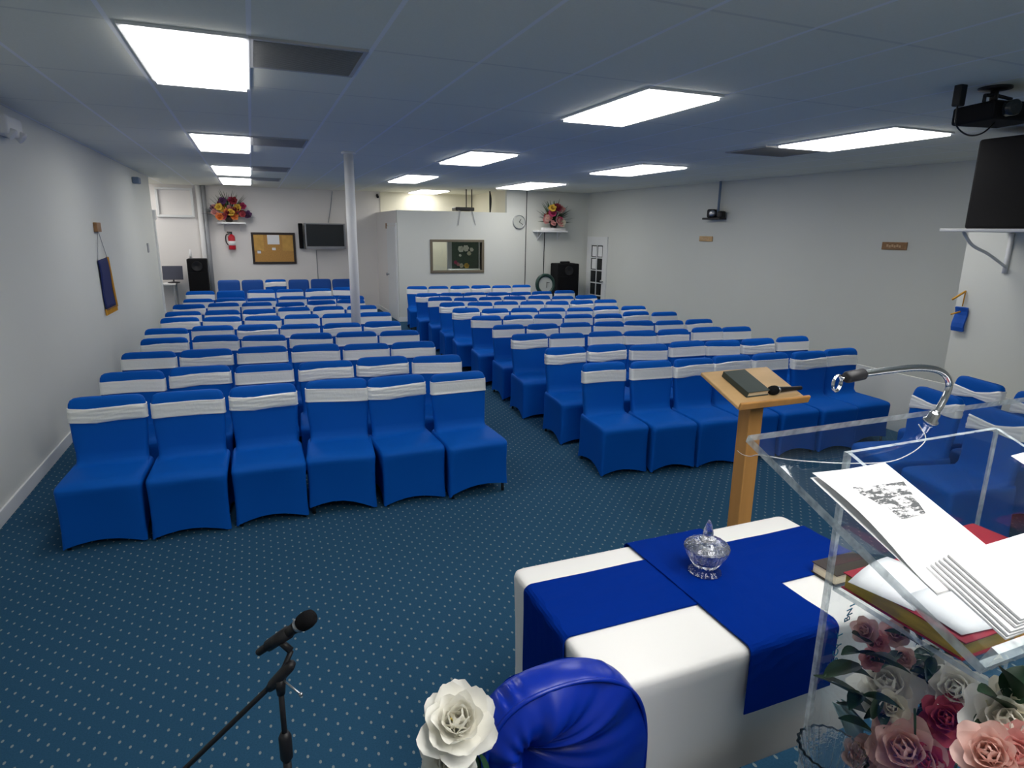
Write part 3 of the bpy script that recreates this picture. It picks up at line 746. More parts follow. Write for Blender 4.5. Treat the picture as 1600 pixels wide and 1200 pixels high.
# ruched gusset and back of the cover behind the piped edge
rm = MB()
def rim(u, v):
    x1, z1 = outl(u, .965); x2, z2 = outl(u, 1.0)
    puff = sin(PI*v)**.7
    wide = .25+1.5*max(0, 1-abs(u-.2)/.22)+1.0*max(0, 1-abs(u-.92)/.12)
    ru = 1+.35*sin(u*62+2*sin(u*17)+v*2)+.2*sin(u*118+1)
    f_ = puff*(.6+.5*wide*ru*.6)
    return Vector((x1+(x2-x1)*f_, CY-.030+.085*v, z1+(z2-z1)*f_+.004*puff*wide*ru))
rm.grid(rim, 180, 14)
def rear(u, v):
    x1, z1 = outl(u, .965); cx_, cz_ = xc, zt-.35
    return Vector((cx_+(x1-cx_)*v, CY+.055+.012*(1-v*v)+.004*sin(u*40)*v, cz_+(z1-cz_)*v))
rm.grid(rear, 90, 8); rm.build('ruched_edge', satin, ch, smooth=True)
sk = MB()
R = []
for z, ins in ((.01, -.03), (.2, -.015), (.40, 0), (.44, .005), (.455, .03)):
    ring = [p + Vector((xc, .87, 0)) for p in rrect(.215-ins, -.21+ins, .21-ins, z, .05, 5, 16)]
    for k, p in enumerate(ring):
        if z < .42: s_ = 1+.03*sin(k*1.9)*(1 if z < .3 else .3); p.x = xc+(p.x-xc)*s_; p.y = .87+(p.y-.87)*s_
    R.append(ring)
sk.rings(R); sk.build('satin_skirt', satin, ch, smooth=True)
lb = MB()
lowz = zt-.30
lb.grid(lambda u, v: Vector((xl+.02+(xr-xl-.04)*u, CY+.02+.01*sin(u*30), .01+(lowz+.02)*v)), 24, 4)
lb.build('satin_drape', satin, ch, smooth=True, thick=.03)
# white artificial flower tied to the chair
fc = at(716, 1128, D=1.22); f2 = at(700, 1185, D=1.25)
vw = (EYE-fc).normalized()
fw_ = thing('white_flower', 'white silk peony with a second bloom below, tied beside the satin chair', 'flower', fc)
nn = (vw + Vector((0, 0, .8))).normalized()
bm_ = bloom_mb(fc, nn, .066, 6, 6, 3, .5); pb2_ = bm_.build('bloom', whitefl, fw_, smooth=True)
q_ = MB()
for k in range(8):
    a_ = rnd.uniform(0, 6.3); rr2 = rnd.uniform(.002, .018); e1 = nn.orthogonal().normalized(); e2 = nn.cross(e1)
    o_ = e1*cos(a_)*rr2 + e2*sin(a_)*rr2
    q_.tube([fc+o_*.4, fc+o_+nn*.022], .0018, 5)
q_.build('stamens', stamen, pb2_)
bloom_mb(f2, (vw+Vector((0, 0, -.2))).normalized(), .052, 5, 6, 5, .5).build('bloom', whitefl, fw_, smooth=True)
stp_ = at(748, 1190, D=1.27)
q_ = MB().tube([fc-nn*.015, fc-nn*.05, stp_, stp_+Vector((.02, .03, -.22))], .005, 8); q_.build('stem', leafd, fw_, smooth=True)
q_ = MB(); leaf_mb(q_, stp_+Vector((0, 0, .02)), (.3, -.2, -.9), .12, .03); leaf_mb(q_, stp_-Vector((0, 0, .06)), (-.3, -.4, -.8), .12, .035); q_.build('leaf', leafd, fw_, smooth=True)

# ------------------------------------------------------------------ acrylic lectern
LA = Vector((.99, 1.025, EYE.z-.435)); lt = math.radians(20.8); ln = Vector((0, -sin(lt), cos(lt))); ld_ = Vector((0, -cos(lt), -sin(lt)))
LXR = 1.99; LL = .575; PZ = .37
RL = Matrix.Rotation(lt, 3, 'X')
lec = thing('acrylic_lectern', 'clear acrylic lectern with sloping top, open books inside, on the platform', 'lectern', (1.49, .78, PZ))
def lp(x, s, off=0): return Vector((x, LA.y, LA.z)) + ld_*s + ln*off      # a point on the sloping top: s down from the back edge
MB().box(lp((LA.x+LXR)/2, LL/2, -.009), (LXR-LA.x, LL, .018), RL, side=2).build('lectern_top', [acryl, acedge], lec)
# upturned ledge along the lower edge
MB().box(lp((LA.x+LXR)/2, LL-.006, .016), (LXR-LA.x, .012, .036), RL, side=1).build('book_ledge', [acryl, acedge], lec)
bx0, bx1, by0, by1 = 1.222, 1.762, .575, .955
ztop = lambda y: LA.z - (LA.y-y)*math.tan(lt) - .021
def panel(name, pts, tvec, lab=None):
    """flat sheet from its outline, thickness tvec; big faces clear, narrow faces sawn"""
    n = len(pts); pts = [Vector(p) for p in pts]; tv = Vector(tvec); mb = MB(); mb.v = pts + [p+tv for p in pts]
    mb.f = [tuple(range(n))[::-1], tuple(range(n, 2*n))] + [(i, (i+1) % n, n+(i+1) % n, n+i) for i in range(n)]
    mb.mi = [0, 0]+[1]*n
    return mb.build(name, [acryl, acedge], lec)
panel('front_panel', [(bx0, by1, PZ), (bx1, by1, PZ), (bx1, by1, ztop(by1)), (bx0, by1, ztop(by1))], (0, .012, 0))
for x in (bx0, bx1-.012): panel('side_panel', [(x, by0, PZ), (x, by1, PZ), (x, by1, ztop(by1)), (x, by0, ztop(by0))], (.012, 0, 0))
SZ = EYE.z-.822
MB().box(((bx0+bx1)/2, (by0+by1)/2, SZ-.006), (bx1-bx0-.026, by1-by0-.004, .012), None, side=2).build('shelf', [acryl, acedge], lec)
MB().box(((bx0+bx1)/2, (by0+by1)/2, PZ+.009), (bx1-bx0+.10, by1-by0+.10, .018), None, side=2).build('base_plate', [acryl, acedge], lec)
# teal lettering on the front panel, read from the hall side
for ch_, px_, py_ in (('S', 1305, 1031), ('C', 1306, 1020), ('Y', 1311, 1008), ('T', 1313, 992), ('B', 1324, 967), ('N', 1328, 956), ('I', 1333, 945)):
    cu = bpy.data.curves.new('lettering', 'FONT'); cu.body = ch_; cu.size = .027; cu.extrude = .0006; cu.align_x = 'CENTER'; cu.align_y = 'CENTER'
    tmp = bpy.data.objects.new('tmp', cu); C.objects.link(tmp); bpy.context.view_layer.update()
    me = bpy.data.meshes.new_from_object(tmp.evaluated_get(bpy.context.evaluated_depsgraph_get())); bpy.data.objects.remove(tmp)
    me.materials.clear(); me.materials.append(tealm)
    p = at(px_, py_, Y=by1-.001)
    Mx = Matrix.Translation(p-lec.location) @ Matrix.Rotation(math.radians(90), 4, 'X') @ Matrix.Rotation(math.radians(100), 4, 'Z')
    me.transform(Mx); o = bpy.data.objects.new('lettering', me); C.objects.link(o); o.parent = lec
# gooseneck with microphone ring
gp = [lp(1.535, .04, 0)] + [at(x, y, Y=.985) for x, y in ((1466, 640), (1478, 618), (1483, 602), (1478, 587), (1462, 577.5), (1432, 574.5), (1392, 578), (1349, 584))]
gn = thing('gooseneck', 'chrome gooseneck microphone holder clamped to the lectern top', 'microphone holder', gp[0])
def smooth(P, n=6):
    out = []
    for i in range(len(P)-1):
        a_, b_, c_, d_ = P[max(i-1, 0)], P[i], P[i+1], P[min(i+2, len(P)-1)]
        for k in range(n):
            t = k/n; out.append(.5*((2*b_)+(c_-a_)*t+(2*a_-5*b_+4*c_-d_)*t*t+(3*b_-a_-3*c_+d_)*t**3))
    return out+[P[-1]]
sp = smooth(gp, 14); MB().tube(sp, [.0078*(1+.07*(i % 2)) for i in range(len(sp))], 12).build('flexible_neck', chrome, gn, smooth=True)
MB().lathe([(.018, 0), (.018, .005), (.013, .009), (.0125, .026), (.009, .03)], lp(1.535, .04, 0), 24, ln).build('flange', chrome, gn, smooth=True)
sk0, sk1 = at(1351, 584, Y=.985), at(1321, 590, Y=.985)
MB().tube([sk0, sk0+(sk1-sk0)*.1, sk0+(sk1-sk0)*.9, sk1], [.009, .0135, .0135, .011], 16).build('socket', black, gn, smooth=True)
rc = at(1309, 599, Y=.985); rg = MB()
for (cx_, rr2) in ((0, .018), (.004, .0165)):
    rg.tube([rc+Vector((cos(a_)*rr2, cx_+.25*cos(a_)*rr2, sin(a_)*rr2*1.05)) for a_ in [2*PI*k/24 for k in range(25)]], .0024, 8, False)
rg.tube([sk1, rc+Vector((.012, 0, .010))], .003, 8); rg.build('clip_ring', chrome, gn, smooth=True)

# papers and booklets on the lectern
pn = Vector((0, -sin(lt), cos(lt)))
def onlec(px_, py_, off=.002): return onplane(px_, py_, LA + ln*off, ln)
def sheet_obj(name, lab, cat, P, w, L, rot=0, off=.001, curl=0, nx=8, ny=10, m_=paper, group=None):
    a_ = Vector((1, 0, 0))*cos(rot) + ld_*sin(rot); b_ = ld_*cos(rot) - Vector((1, 0, 0))*sin(rot)
    def top(u, v): return P + a_*w*u + b_*L*v + ln*(off + curl*max(0, 1-u*2.2)*sin(PI*min(1, .15+v))*1.0)
    mb = MB(); mb.grid(top, nx, ny); o = mb.build(name, m_, None, smooth=True, thick=.0008)
    return tag(o, lab, cat, group), a_, b_
P1 = onlec(1266, 745)
sheet_obj('paper_sheet', 'plain white sheet lying under the printed sheet on the lectern top', 'paper', P1+ld_*.004-Vector((.004, 0, 0)), .20, .30, -.015, .0012)
sh, a_, b_ = sheet_obj('printed_sheet', 'white sheet with a grey printed picture on the lectern top', 'paper', P1+ln*.002, .216, .302, .0, .0015, .016)
pp = P1+ln*.0052
qa, qb, qc, qd = [onlec(x, y, .0075) for x, y in ((1330, 764), (1412, 752), (1447, 802), (1378, 819))]
q_ = MB(); q_.grid(lambda u, v: (qa+(qb-qa)*u)*(1-v)+(qd+(qc-qd)*u)*v + ln*(.016*max(0, 1-(.25+.6*u)*2.2)*.7), 6, 6)
pr = q_.build('printed_picture', printm, None); pr.parent = sh
# clipped stack of booklets
BP = onlec(1494, 936); q_ = onlec(1600, 905)
for k in range(6):
    rot = rnd.uniform(-.03, .03)
    aa = Vector((cos(rot), 0, 0)) + ld_*sin(rot); bb_ = ld_*cos(rot)-Vector((sin(rot), 0, 0))
    base = Vector((BP.x+.012*k/6, 0, 0)); s0 = (BP-LA).dot(ld_)
    P = lp(BP.x+.004*k, s0-.03, .006+.0068*k)
    M3 = Matrix((aa, bb_, ln)).transposed()
    mb = MB(); mb.rbox(P+aa*.14+bb_*.040+ln*.003, (.28, .15-.003*k, .0055), .0012, M3, 2)
    o = mb.build('booklet', paper); tag(o, 'white folded booklet, %s of the stack at the lower lectern edge' % ('bottom one', 'second one up', 'third one up', 'fourth one up', 'second from top', 'topmost')[k], 'booklet', 'booklets stacked on the lectern')
PR = onlec(1579, 713)
sheet_obj('paper_sheet', 'white sheet at the far side of the lectern top, away from the printed sheet', 'paper', PR, .216, .279, -.05, .0015)

# books on the shelf inside
Ux, Uy, Uz = Vector((1, 0, 0)), Vector((0, 1, 0)), Vector((0, 0, 1))
book('hymn_book', 'large dark red book with gilt page edges, lying inside the lectern under papers', 'book', Vector((1.475, .655, SZ)), -Ux, Uy, Uz, .23, .285, .042, redbook, gilt)
bpt = at(1524, 836, Z=SZ+.09)
book('hymn_book', 'thick red book with tan page edges, on the lectern shelf beside the gilt edged one', 'book', Vector((1.515, .70, SZ)), Ux, Uy, Uz, .20, .245, .085, redbook, tanpages)
for k, (x, y, r_, z) in enumerate(((1.262, .80, .25, .0435), (1.28, .70, -.1, .046))):
    mb = MB(); Rz = rotz(r_); mb.grid(lambda u, v: Vector((x, y, SZ+z)) + Rz @ Vector((.20*u-.02, .14*v-.03, .012*sin(PI*u)*v)), 6, 6)
    o = mb.build('paper_sheet', paper, None, smooth=True, thick=.0008); tag(o, ('loose white paper on the gilt edged book, toward the front panel', 'loose white paper on the gilt edged book, toward the speaker side')[k], 'paper', None)
# closed book on the table behind the lectern
bk = at(1274, 899, Z=TZ); bkr = at(1301, 917, Z=TZ)
book('bible', 'closed dark brown book with cream pages on the white table corner', 'book', Vector((bkr.x+.21, bkr.y-.01, TZ+.0065)), (-1, .0, 0), (0, 1, 0), Uz, .21, max(.11, (bk-bkr).length), .042, brownbook, pages)

# ------------------------------------------------------------------ flowers beside and inside the lectern foot
fa_ = thing('flower_arrangement', 'white and pink silk rose arrangement in a basket inside the lectern', 'flowers', (1.50, .76, PZ+.018))
MB().lathe([(.09, .0), (.12, .10), (.14, .20), (.13, .20), (.11, .1), (0, .06)], (1.50, .76, PZ+.019), 28, wob=lambda t, j: .02*sin(14*t)).build('basket', brownbook, fa_, smooth=True)
fl_spec = [(1384, 1072, .92, .075, whitefl, 5), (1448, 1046, .90, .062, whitefl, 5), (1497, 1078, .80, .062, whitefl, 5), (1480, 1124, .78, .052, rosefl, 5), (1412, 1172, .80, .075, blushfl, 5), (1352, 985, .93, .030, blushfl, 4), (1372, 1003, .93, .026, pinkfl, 4),
    (1397, 990, .92, .032, blushfl, 4), (1362, 1030, .92, .026, pinkfl, 4), (1412, 1028, .92, .026, blushfl, 4), (1350, 1178, .86, .045, blushfl, 4), (1420, 1140, .84, .04, pinkfl, 4), (1465, 1165, .78, .045, blushfl, 4), (1508, 1172, .74, .045, pinkfl, 4), (1520, 1110, .78, .04, whitefl, 4), (1448, 1190, .76, .05, rosefl, 4), (1395, 1105, .86, .035, creamfl, 4)]
for i, (px_, py_, yy, r_, m_, ly) in enumerate(fl_spec):
    c_ = at(px_, py_, Y=yy); c_.x = max(1.29, min(1.70, c_.x))
    v_ = (EYE-c_).normalized()+Vector((rnd.uniform(-.3, .3), rnd.uniform(-.2, .3), rnd.uniform(0, .6)))
    bloom_mb(c_, v_, r_, ly, 6, i).build('rose', m_, fa_, smooth=True)
lv = MB(); sm_ = MB()
for k in range(60):
    px_, py_ = rnd.uniform(1300, 1540), rnd.uniform(985, 1200); yy = rnd.uniform(.86, .93)
    c_ = at(px_, py_, Y=yy)
    if not (1.27 < c_.x < 1.73 and .42 < c_.z < 1.12): continue
    d_ = Vector((rnd.uniform(-1, 1), rnd.uniform(-.7, .4), rnd.uniform(-.5, .8))).normalized()
    L = rnd.uniform(.06, .11)
    e_ = c_ + d_*L
    if not (1.24 < e_.x < 1.745 and .6 < e_.y < .945 and e_.z < 1.12): continue
    leaf_mb(lv, c_, d_, L, rnd.uniform(.025, .045), .25)
for (a0, b0, w) in (((1345, 1040), (1288, 1052), .05), ((1370, 1110), (1283, 1040), .05), ((1420, 1150), (1320, 1080), .05), ((1360, 1010), (1335, 985), .04)):
    A_ = at(*a0, Y=.92); B_ = at(*b0, Y=.92); leaf_mb(lv, A_, B_-A_, (B_-A_).length, w, .1)
lv.build('foliage', leafd, fa_, smooth=True, kind='stuff')
for k in range(14):
    a_ = rnd.uniform(0, 6.28); sm_.tube([(1.50+.05*cos(a_), .76+.05*sin(a_), PZ+.1), (1.50+.13*cos(a_), .76+.10*sin(a_), .62+rnd.uniform(0, .25))], .003, 5)
sm_.build('stems', leafm, fa_)
# more roses standing on the platform beside the lectern
fb_ = thing('flower_arrangement', 'white rose bunch with dark leaves standing just outside the lectern side', 'flowers', (1.50, .47, PZ))
c_ = at(1578, 1130, Y=.60); c_.x = 1.50
cw = at(1580, 1130, Y=.50)
fb_.location = (cw.x, .47, PZ)
MB().lathe([(.06, 0), (.05, .1), (.065, .24), (.055, .24), (.04, .1), (0, .03)], (cw.x, .47, PZ), 24).build('vase', tissue, fb_, smooth=True)
for i, (px_, py_, yy, r_, m_) in enumerate(((1578, 1132, .50, .06, whitefl), (1590, 1098, .51, .04, creamfl), (1545, 1178, .48, .045, blushfl), (1590, 1182, .46, .045, pinkfl))):
    c_ = at(px_, py_, Y=yy); bloom_mb(c_, (EYE-c_).normalized()+Vector((rnd.uniform(-.2, .2), 0, .4)), r_, 5, 6, 60+i).build('rose', m_, fb_, smooth=True)
lv = MB()
for px_, py_, ex, ey in ((1575, 1110, 1540, 1075), (1580, 1100, 1598, 1045), (1560, 1150, 1530, 1130), (1590, 1160, 1610, 1120), (1565, 1175, 1525, 1190), (1585, 1090, 1570, 1040), (1595, 1120, 1620, 1080)):
    A_ = at(px_, py_, Y=.51); B_ = at(ex, ey, Y=.52); leaf_mb(lv, A_, B_-A_, (B_-A_).length*1.1, .05, .15)
lv.build('foliage', leafd, fb_, smooth=True, kind='stuff')
MB().tube([(cw.x, .47, PZ+.05), cw+Vector((0, 0, -.03))], .004, 6).tube([(cw.x+.01, .47, PZ+.05), at(1590, 1098, Y=.51)], .003, 6).tube([(cw.x-.01, .47, PZ+.05), at(1545, 1178, Y=.48)], .003, 6).build('stems', leafm, fb_)
# crystal vase at the lectern foot
vc = at(1292, 1160, Y=.90); vx, vz = vc.x-.005, vc.z
vs_ = thing('crystal_vase', 'cut crystal vase with a wide rim beside the lectern foot', 'vase', (vx, .88, PZ))
hv = vz-PZ
MB().lathe([(.055, 0), (.058, .008), (.040, .03), (.034, hv*.45), (.048, hv*.72), (.072, hv*.95), (.077, hv), (.070, hv), (.045, hv*.74), (.026, hv*.45), (0, hv*.35)], (vx, .88, PZ), 44, wob=fl(22, .06)).build('vase_body', crystal, vs_)
# aqua tissue bow
ts = thing('tissue_bow', 'pale aqua tissue cone tucked among the lectern roses', 'ribbon', at(1330, 1118, Y=.93))
A_ = at(1312, 1098, Y=.935); B_ = at(1352, 1160, Y=.91)
q_ = MB()
q_.grid(lambda u, v: A_+(B_-A_)*v + Vector((.075*(u-.5)*(.5+.8*v), .010*sin(u*16), .03*sin(u*PI)*v)), 16, 6)
q_.build('tissue', tissue, ts, smooth=True, thick=.001)
# white cord from stand to lectern
cp = [at(1152, 704, Y=pc.y-.066), at(1160, 710, Y=2.2), at(1172, 713, Y=1.9), at(1186, 711, Y=1.5), at(1240, 719, Y=1.12), at(1330, 724, Y=1.0), at(1400, 719, Y=1.0), at(1445, 690, Y=1.0), lp(1.535, .02, -.024)]
cp = smooth(cp, 6); tag(MB().tube(cp, .0014, 6).build('cord', paper, None, smooth=True), 'thin white cord looped from the oak stand post to the lectern', 'cord')

# ------------------------------------------------------------------ things on the far walls
def onb(px_, py_, d=0): return at(px_, py_, Y=BW-d)
def onp(px_, py_, d=0): return at(px_, py_, Y=PY-d)
def onl(px_, py_, d=0): return at(px_, py_, X=LW+d)
# cork board
a_, b_ = onb(391.5, 363), onb(463.5, 412)
co = thing('cork_board', 'brown cork notice board in dark frame on the back wall', 'notice board', ((a_.x+b_.x)/2, BW, b_.z))
fr = MB(); e = .05
for q0, q1 in (((a_.x, b_.z), (b_.x, b_.z+e)), ((a_.x, a_.z-e), (b_.x, a_.z)), ((a_.x, b_.z+e), (a_.x+e, a_.z-e)), ((b_.x-e, b_.z+e), (b_.x, a_.z-e))): fr.bb((q0[0], BW-.035, q0[1]), (q1[0], BW, q1[1]))
fr.build('board_frame', brownbook, co, bevel=.006)
MB().bb((a_.x+e, BW-.018, b_.z+e), (b_.x-e, BW-.001, a_.z-e)).build('cork_panel', corkm, co)
for x0, y0, x1, y1, lab, m_ in ((395, 366, 413, 392, 'gold paper sheet pinned at the extinguisher side of the cork board', corkp), (440, 368, 460, 392, 'gold paper sheet pinned at the TV side of the cork board', corkp), (417, 367, 437, 382, 'white paper pinned at top middle of the cork board', paper), (402, 391, 408, 396, 'small white note pinned low on the cork board', paper), (425, 387, 431, 391, 'small white note pinned mid cork board under the white paper', paper)):
    p0, p1 = onb(x0, y0, .02), onb(x1, y1, .02)
    tag(MB().bb((p0.x, BW-.021, p1.z), (p1.x, BW-.0185, p0.z)).build('pinned_paper', m_), lab, 'paper', 'papers on the cork board')
# wall TV
a_, b_ = at(474, 348.5, Y=BW-.25), at(541, 389, Y=BW-.25)
tv = thing('wall_tv', 'flat black TV on an arm on the back wall beside the cork board', 'TV', ((a_.x+b_.x)/2, BW-.25, b_.z))
RT = rotz(.16); cc = (a_+b_)/2; W_, H_ = b_.x-a_.x, a_.z-b_.z
MB().rbox(cc, (W_, .06, H_), .012, RT).build('tv_body', black, tv)
MB().rbox(cc+RT @ Vector((0, -.031, .02)), (W_-.07, .006, H_-.11), .002, RT).build('screen', lens, tv)
fr = MB()
for ox, oz, sx_, sz_ in ((0, H_/2-.012, W_, .024), (0, -H_/2+.03, W_, .06), (-W_/2+.016, 0, .032, H_), (W_/2-.016, 0, .032, H_)): fr.rbox(cc+RT @ Vector((ox, -.034, oz)), (sx_, .012, sz_), .003, RT)
fr.build('bezel', greyp, tv)
MB().box((cc.x, BW-.12, cc.z), (.08, .24, .08)).box((cc.x, BW-.015, cc.z), (.3, .03, .3)).build('wall_arm', blackm, tv)
sp_ = at(470.5, 369, Y=BW-.16)
tag(MB().rbox((sp_.x, BW-.08, cc.z), (.09, .14, H_*.98), .01).build('wall_speaker', blackm), 'narrow black wall loudspeaker at the edge of the TV', 'loudspeaker')
# cables on the back wall
for x0, y0, x1, y1, lab in ((519, 299, 513, 348, 'thin grey cable running from ceiling to the TV'), (494, 391, 496, 434, 'thin grey cable hanging from the TV to the chairs')):
    p0, p1 = onb(x0, y0, .012), onb(x1, y1, .012)
    if y0 > 350: p1.z = 0
    tag(MB().tube([p0, (p0+p1)/2+Vector((.01, 0, 0)), p1], .009, 6).build('wall_cable', greyp), lab, 'cable')
# conduits
for x0, x1, r_, lab in ((309, 312, .055, 'pale grey pipe boxed at the recessed panel on the back wall'), (317, 320.5, .045, 'grey pipe running down the back wall behind the black loudspeaker')):
    p0, p1 = onb(x0, 293, .06), onb(x1, 402, .06); p0.z = H
    p1 = p0 + (p1-p0)*(p0.z/(p0.z-p1.z))
    p1.x = p0.x
    tag(MB().tube([p0, p1], r_, 14).build('pipe', greyp if r_ < .05 else whitep, None, smooth=True), lab, 'pipe')
# recessed panel frame
a_, b_ = onb(241, 292), onb(305, 340)
pf = MB(); e = .05
for q0, q1 in (((a_.x, b_.z), (b_.x, b_.z+e)), ((a_.x, a_.z-e), (b_.x, a_.z)), ((a_.x, b_.z+e), (a_.x+e, a_.z-e)), ((b_.x-e, b_.z+e), (b_.x, a_.z-e))): pf.bb((q0[0], BW-.06, q0[1]), (q1[0], BW, q1[1]))
struct(pf, 'trim_2', trimm, bevel=.006)
# fire extinguisher
p = onb(363.5, 390, .09)
ex = thing('fire_extinguisher', 'red fire extinguisher hung below the flower shelf on the back wall', 'fire extinguisher', (p.x, BW-.09, p.z))
k_ = (onb(363, 362, .09).z-p.z)
MB().lathe([(.0, 0), (.07, 0), (.075, .02), (.075, k_*.68), (.06, k_*.78), (.025, k_*.84), (.025, k_*.88), (0, k_*.88)], (p.x, BW-.09, p.z), 20).build('cylinder_body', redm, ex, smooth=True)
MB().lathe([(.0765, k_*.24), (.0765, k_*.48)], (p.x, BW-.09, p.z), 20).build('label_band', paper, ex, smooth=True)
MB().bb((p.x-.02, BW-.12, p.z+k_*.86), (p.x+.02, BW-.06, p.z+k_)).bb((p.x-.09, BW-.10, p.z+k_*.93), (p.x+.02, BW-.08, p.z+k_)).build('valve', black, ex)
MB().tube(smooth([Vector(q) for q in ((p.x-.03, BW-.1, p.z+k_*.9), (p.x-.11, BW-.1, p.z+k_*.8), (p.x-.12, BW-.1, p.z+k_*.45), (p.x-.08, BW-.1, p.z+k_*.25))], 5), .012, 8).build('hose', black, ex, smooth=True)
# wall flower shelves
def wall_shelf(name, lab, x0, x1, z, ywall, d, m_=whitep):
    t_ = thing(name, lab, 'shelf', ((x0+x1)/2, ywall, z-.04))
    MB().rbox(((x0+x1)/2, ywall-d/2, z-.02), (x1-x0, d, .04), .005).build('shelf_board', m_, t_)
    br = MB()
    for x in (x0+.12, x1-.12): br.bb((x-.012, ywall-.02, z-.22), (x+.012, ywall, z-.04)).tube([(x, ywall-.01, z-.20), (x, ywall-d*.8, z-.04)], .010, 6)
    br.build('bracket', m_, t_); return t_
def far_flowers(lab, c, w, h_, cols, seed, blade=True):
    q = random.Random(seed); t_ = thing('flower_arrangement', lab, 'flowers', c)
    MB().lathe([(.06, 0), (.09, .06), (.10, .12), (.08, .12), (0, .08)], c, 16).build('pot', brownbook, t_, smooth=True)
    c = Vector(c)
    lv = MB()
    for k in range(75):
        a_ = q.uniform(-1.5, 1.5); L = q.uniform(.5, 1.05)
        d_ = Vector((sin(a_)*w*.62, -q.uniform(-.05, .16), cos(a_)*h_*.98)); leaf_mb(lv, c+Vector((0, 0, .10)), d_, d_.length*L, q.uniform(.02, .05), .08)
    lv.build('foliage', leafm, t_, smooth=True, kind='stuff')
    for k, m_ in enumerate(cols):
        a_ = -1.4+2.8*((k*7 % len(cols))+q.uniform(.1, .9))/len(cols); L = (.28, .52, .76)[k % 3]+q.uniform(-.08, .08)
        p_ = c+Vector((sin(a_)*w*.55*L/.88, -q.uniform(.05, .20), .08+cos(a_)*h_*.8*L))
        bloom_mb(p_, (q.uniform(-.4, .4), -1, q.uniform(0, .6)), q.uniform(.06, .09), 3, 6, seed+k).build('blossom', m_, t_, smooth=True)
    return t_
a_, b_ = onb(340, 348, .2), onb(384, 348, .2); zs = onb(360, 347, .3).z
wall_shelf('wall_shelf', 'white shelf under colourful flowers on the back wall', a_.x, b_.x, zs, BW, .32)
far_flowers('orange, yellow and red flower arrangement on the shelf above the fire extinguisher', ((a_.x+b_.x)/2-.05, BW-.18, zs), .86, .64, [orangefl, yellowfl, magfl, orangefl, pinkfl, darkredfl, yellowfl, darkredfl, purplefl, orangefl, darkredfl, purplefl, creamfl, pinkfl, magfl, rosefl, yellowfl, darkredfl, orangefl, creamfl, purplefl, yellowfl, rosefl, pinkfl, darkredfl, yellowfl], 11)
a_, b_ = onp(838, 361, .2), onp(884, 361, .2); zs = onp(860, 360, .3).z
wall_shelf('wall_shelf', 'white shelf under pink flowers in the corner by the glazed door', a_.x, b_.x, zs, PY, .32)
tag(MB().rbox(((a_.x+b_.x)/2+.05, PY-.2, zs+.03), (b_.x-a_.x-.18, .14, .06), .01).build('planter_box', whitep), 'white planter box on the corner shelf under the pink flowers', 'planter')
far_flowers('pink and cream flower arrangement on the corner shelf near the clock', ((a_.x+b_.x)/2+.06, PY-.2, zs+.055), .76, .58, [pinkfl, magfl, pinkfl, creamfl, darkredfl, blushfl, pinkfl, yellowfl, rosefl, creamfl, pinkfl, magfl, whitefl, rosefl, darkredfl, pinkfl, blushfl, creamfl, magfl, pinkfl, yellowfl, blushfl], 23)
# wall clock
p = onp(811, 347, .02); rk = .155
ck = thing('wall_clock', 'round silver wall clock on the booth wall beside the corner shelf', 'clock', (p.x, PY, p.z))
MB().lathe([(rk*.86, .025), (rk*.95, .045), (rk, .03), (rk, 0)], (p.x, PY, p.z), 36, (0, -1, 0)).build('rim', steel, ck, smooth=True)
MB().lathe([(rk*.88, 0), (rk*.88, .028), (0, .028)], (p.x, PY, p.z), 32, (0, -1, 0)).build('dial', dialm, ck); dl_ = ck.children[-1]
hd = MB()
for an, L, w in ((.6, .08, .012), (2.1, .11, .008)):
    hd.box((p.x+sin(an)*L/2, PY-.031, p.z+cos(an)*L/2), (w, .003, L), Matrix.Rotation(an, 3, 'Y'))
hd.build('hands', black, dl_)
# cables on the booth wall
for x0, y0, x1, y1, lab in ((823.3, 304, 822, 446, 'thin dark cable running down the booth wall next to the clock'), (851, 363, 850.5, 434, 'thin dark cable running down from the corner flower shelf')):
    p0, p1 = onp(x0, y0, .01), onp(x1, y1, .01)
    if y0 < 320: p0.z = H
    p1.x = p0.x-.02; p1.z = .0
    tag(MB().tube([p0, p1], .008, 6).build('wall_cable', blackm), lab, 'cable')
# round green framed clock standing by the corner loudspeaker
def cab(name, lab, c, w, d, h_, rz=0, top_handle=False, m_=blackm):
    t_ = thing(name, lab, 'loudspeaker', c); c = Vector(c); Rz = rotz(rz)
    MB().rbox(c+Vector((0, 0, h_/2)), (w, d, h_), .025, Rz).build('cabinet', m_, t_)
    MB().rbox(c+Rz @ Vector((0, -d/2-.004, h_*.36)), (w*.86, .014, h_*.54), .006, Rz).build('grille', grille, t_)
    hn = MB(); hn.lathe([(0, .0), (.03, .006), (.10, .03), (.105, .03), (.105, 0)], c+Rz @ Vector((0, -d/2-.002, h_*.80)), 20, Rz @ Vector((0, -1, 0))); hn.build('horn', black, t_, smooth=True)
    if top_handle:
        MB().rbox(c+Vector((0, 0, h_+.02)), (w*.45, .06, .05), .02, Rz).build('handle', black, t_)
    return t_
def stand(lab, c, h_):
    t_ = thing('speaker_stand', lab, 'speaker stand', c); c = Vector(c)
    MB().tube([c+Vector((0, 0, .08)), c+Vector((0, 0, h_))], .018, 10).build('pole', black, t_, smooth=True)
    MB().box(c+Vector((0, 0, h_-.006)), (.2, .2, .012)).build('top_plate', black, t_)
    for k in range(3):
        a_ = 2*PI*k/3+.5; MB().tube([c+Vector((0, 0, min(.45, h_*.7))), c+Vector((cos(a_)*.35, sin(a_)*.35, .012))], .012, 8).build('leg', black, t_)
p0, p1 = onp(861.5, 411, .3), onp(893, 455, .3)
w = p1.x-p0.x; zt_ = p0.z
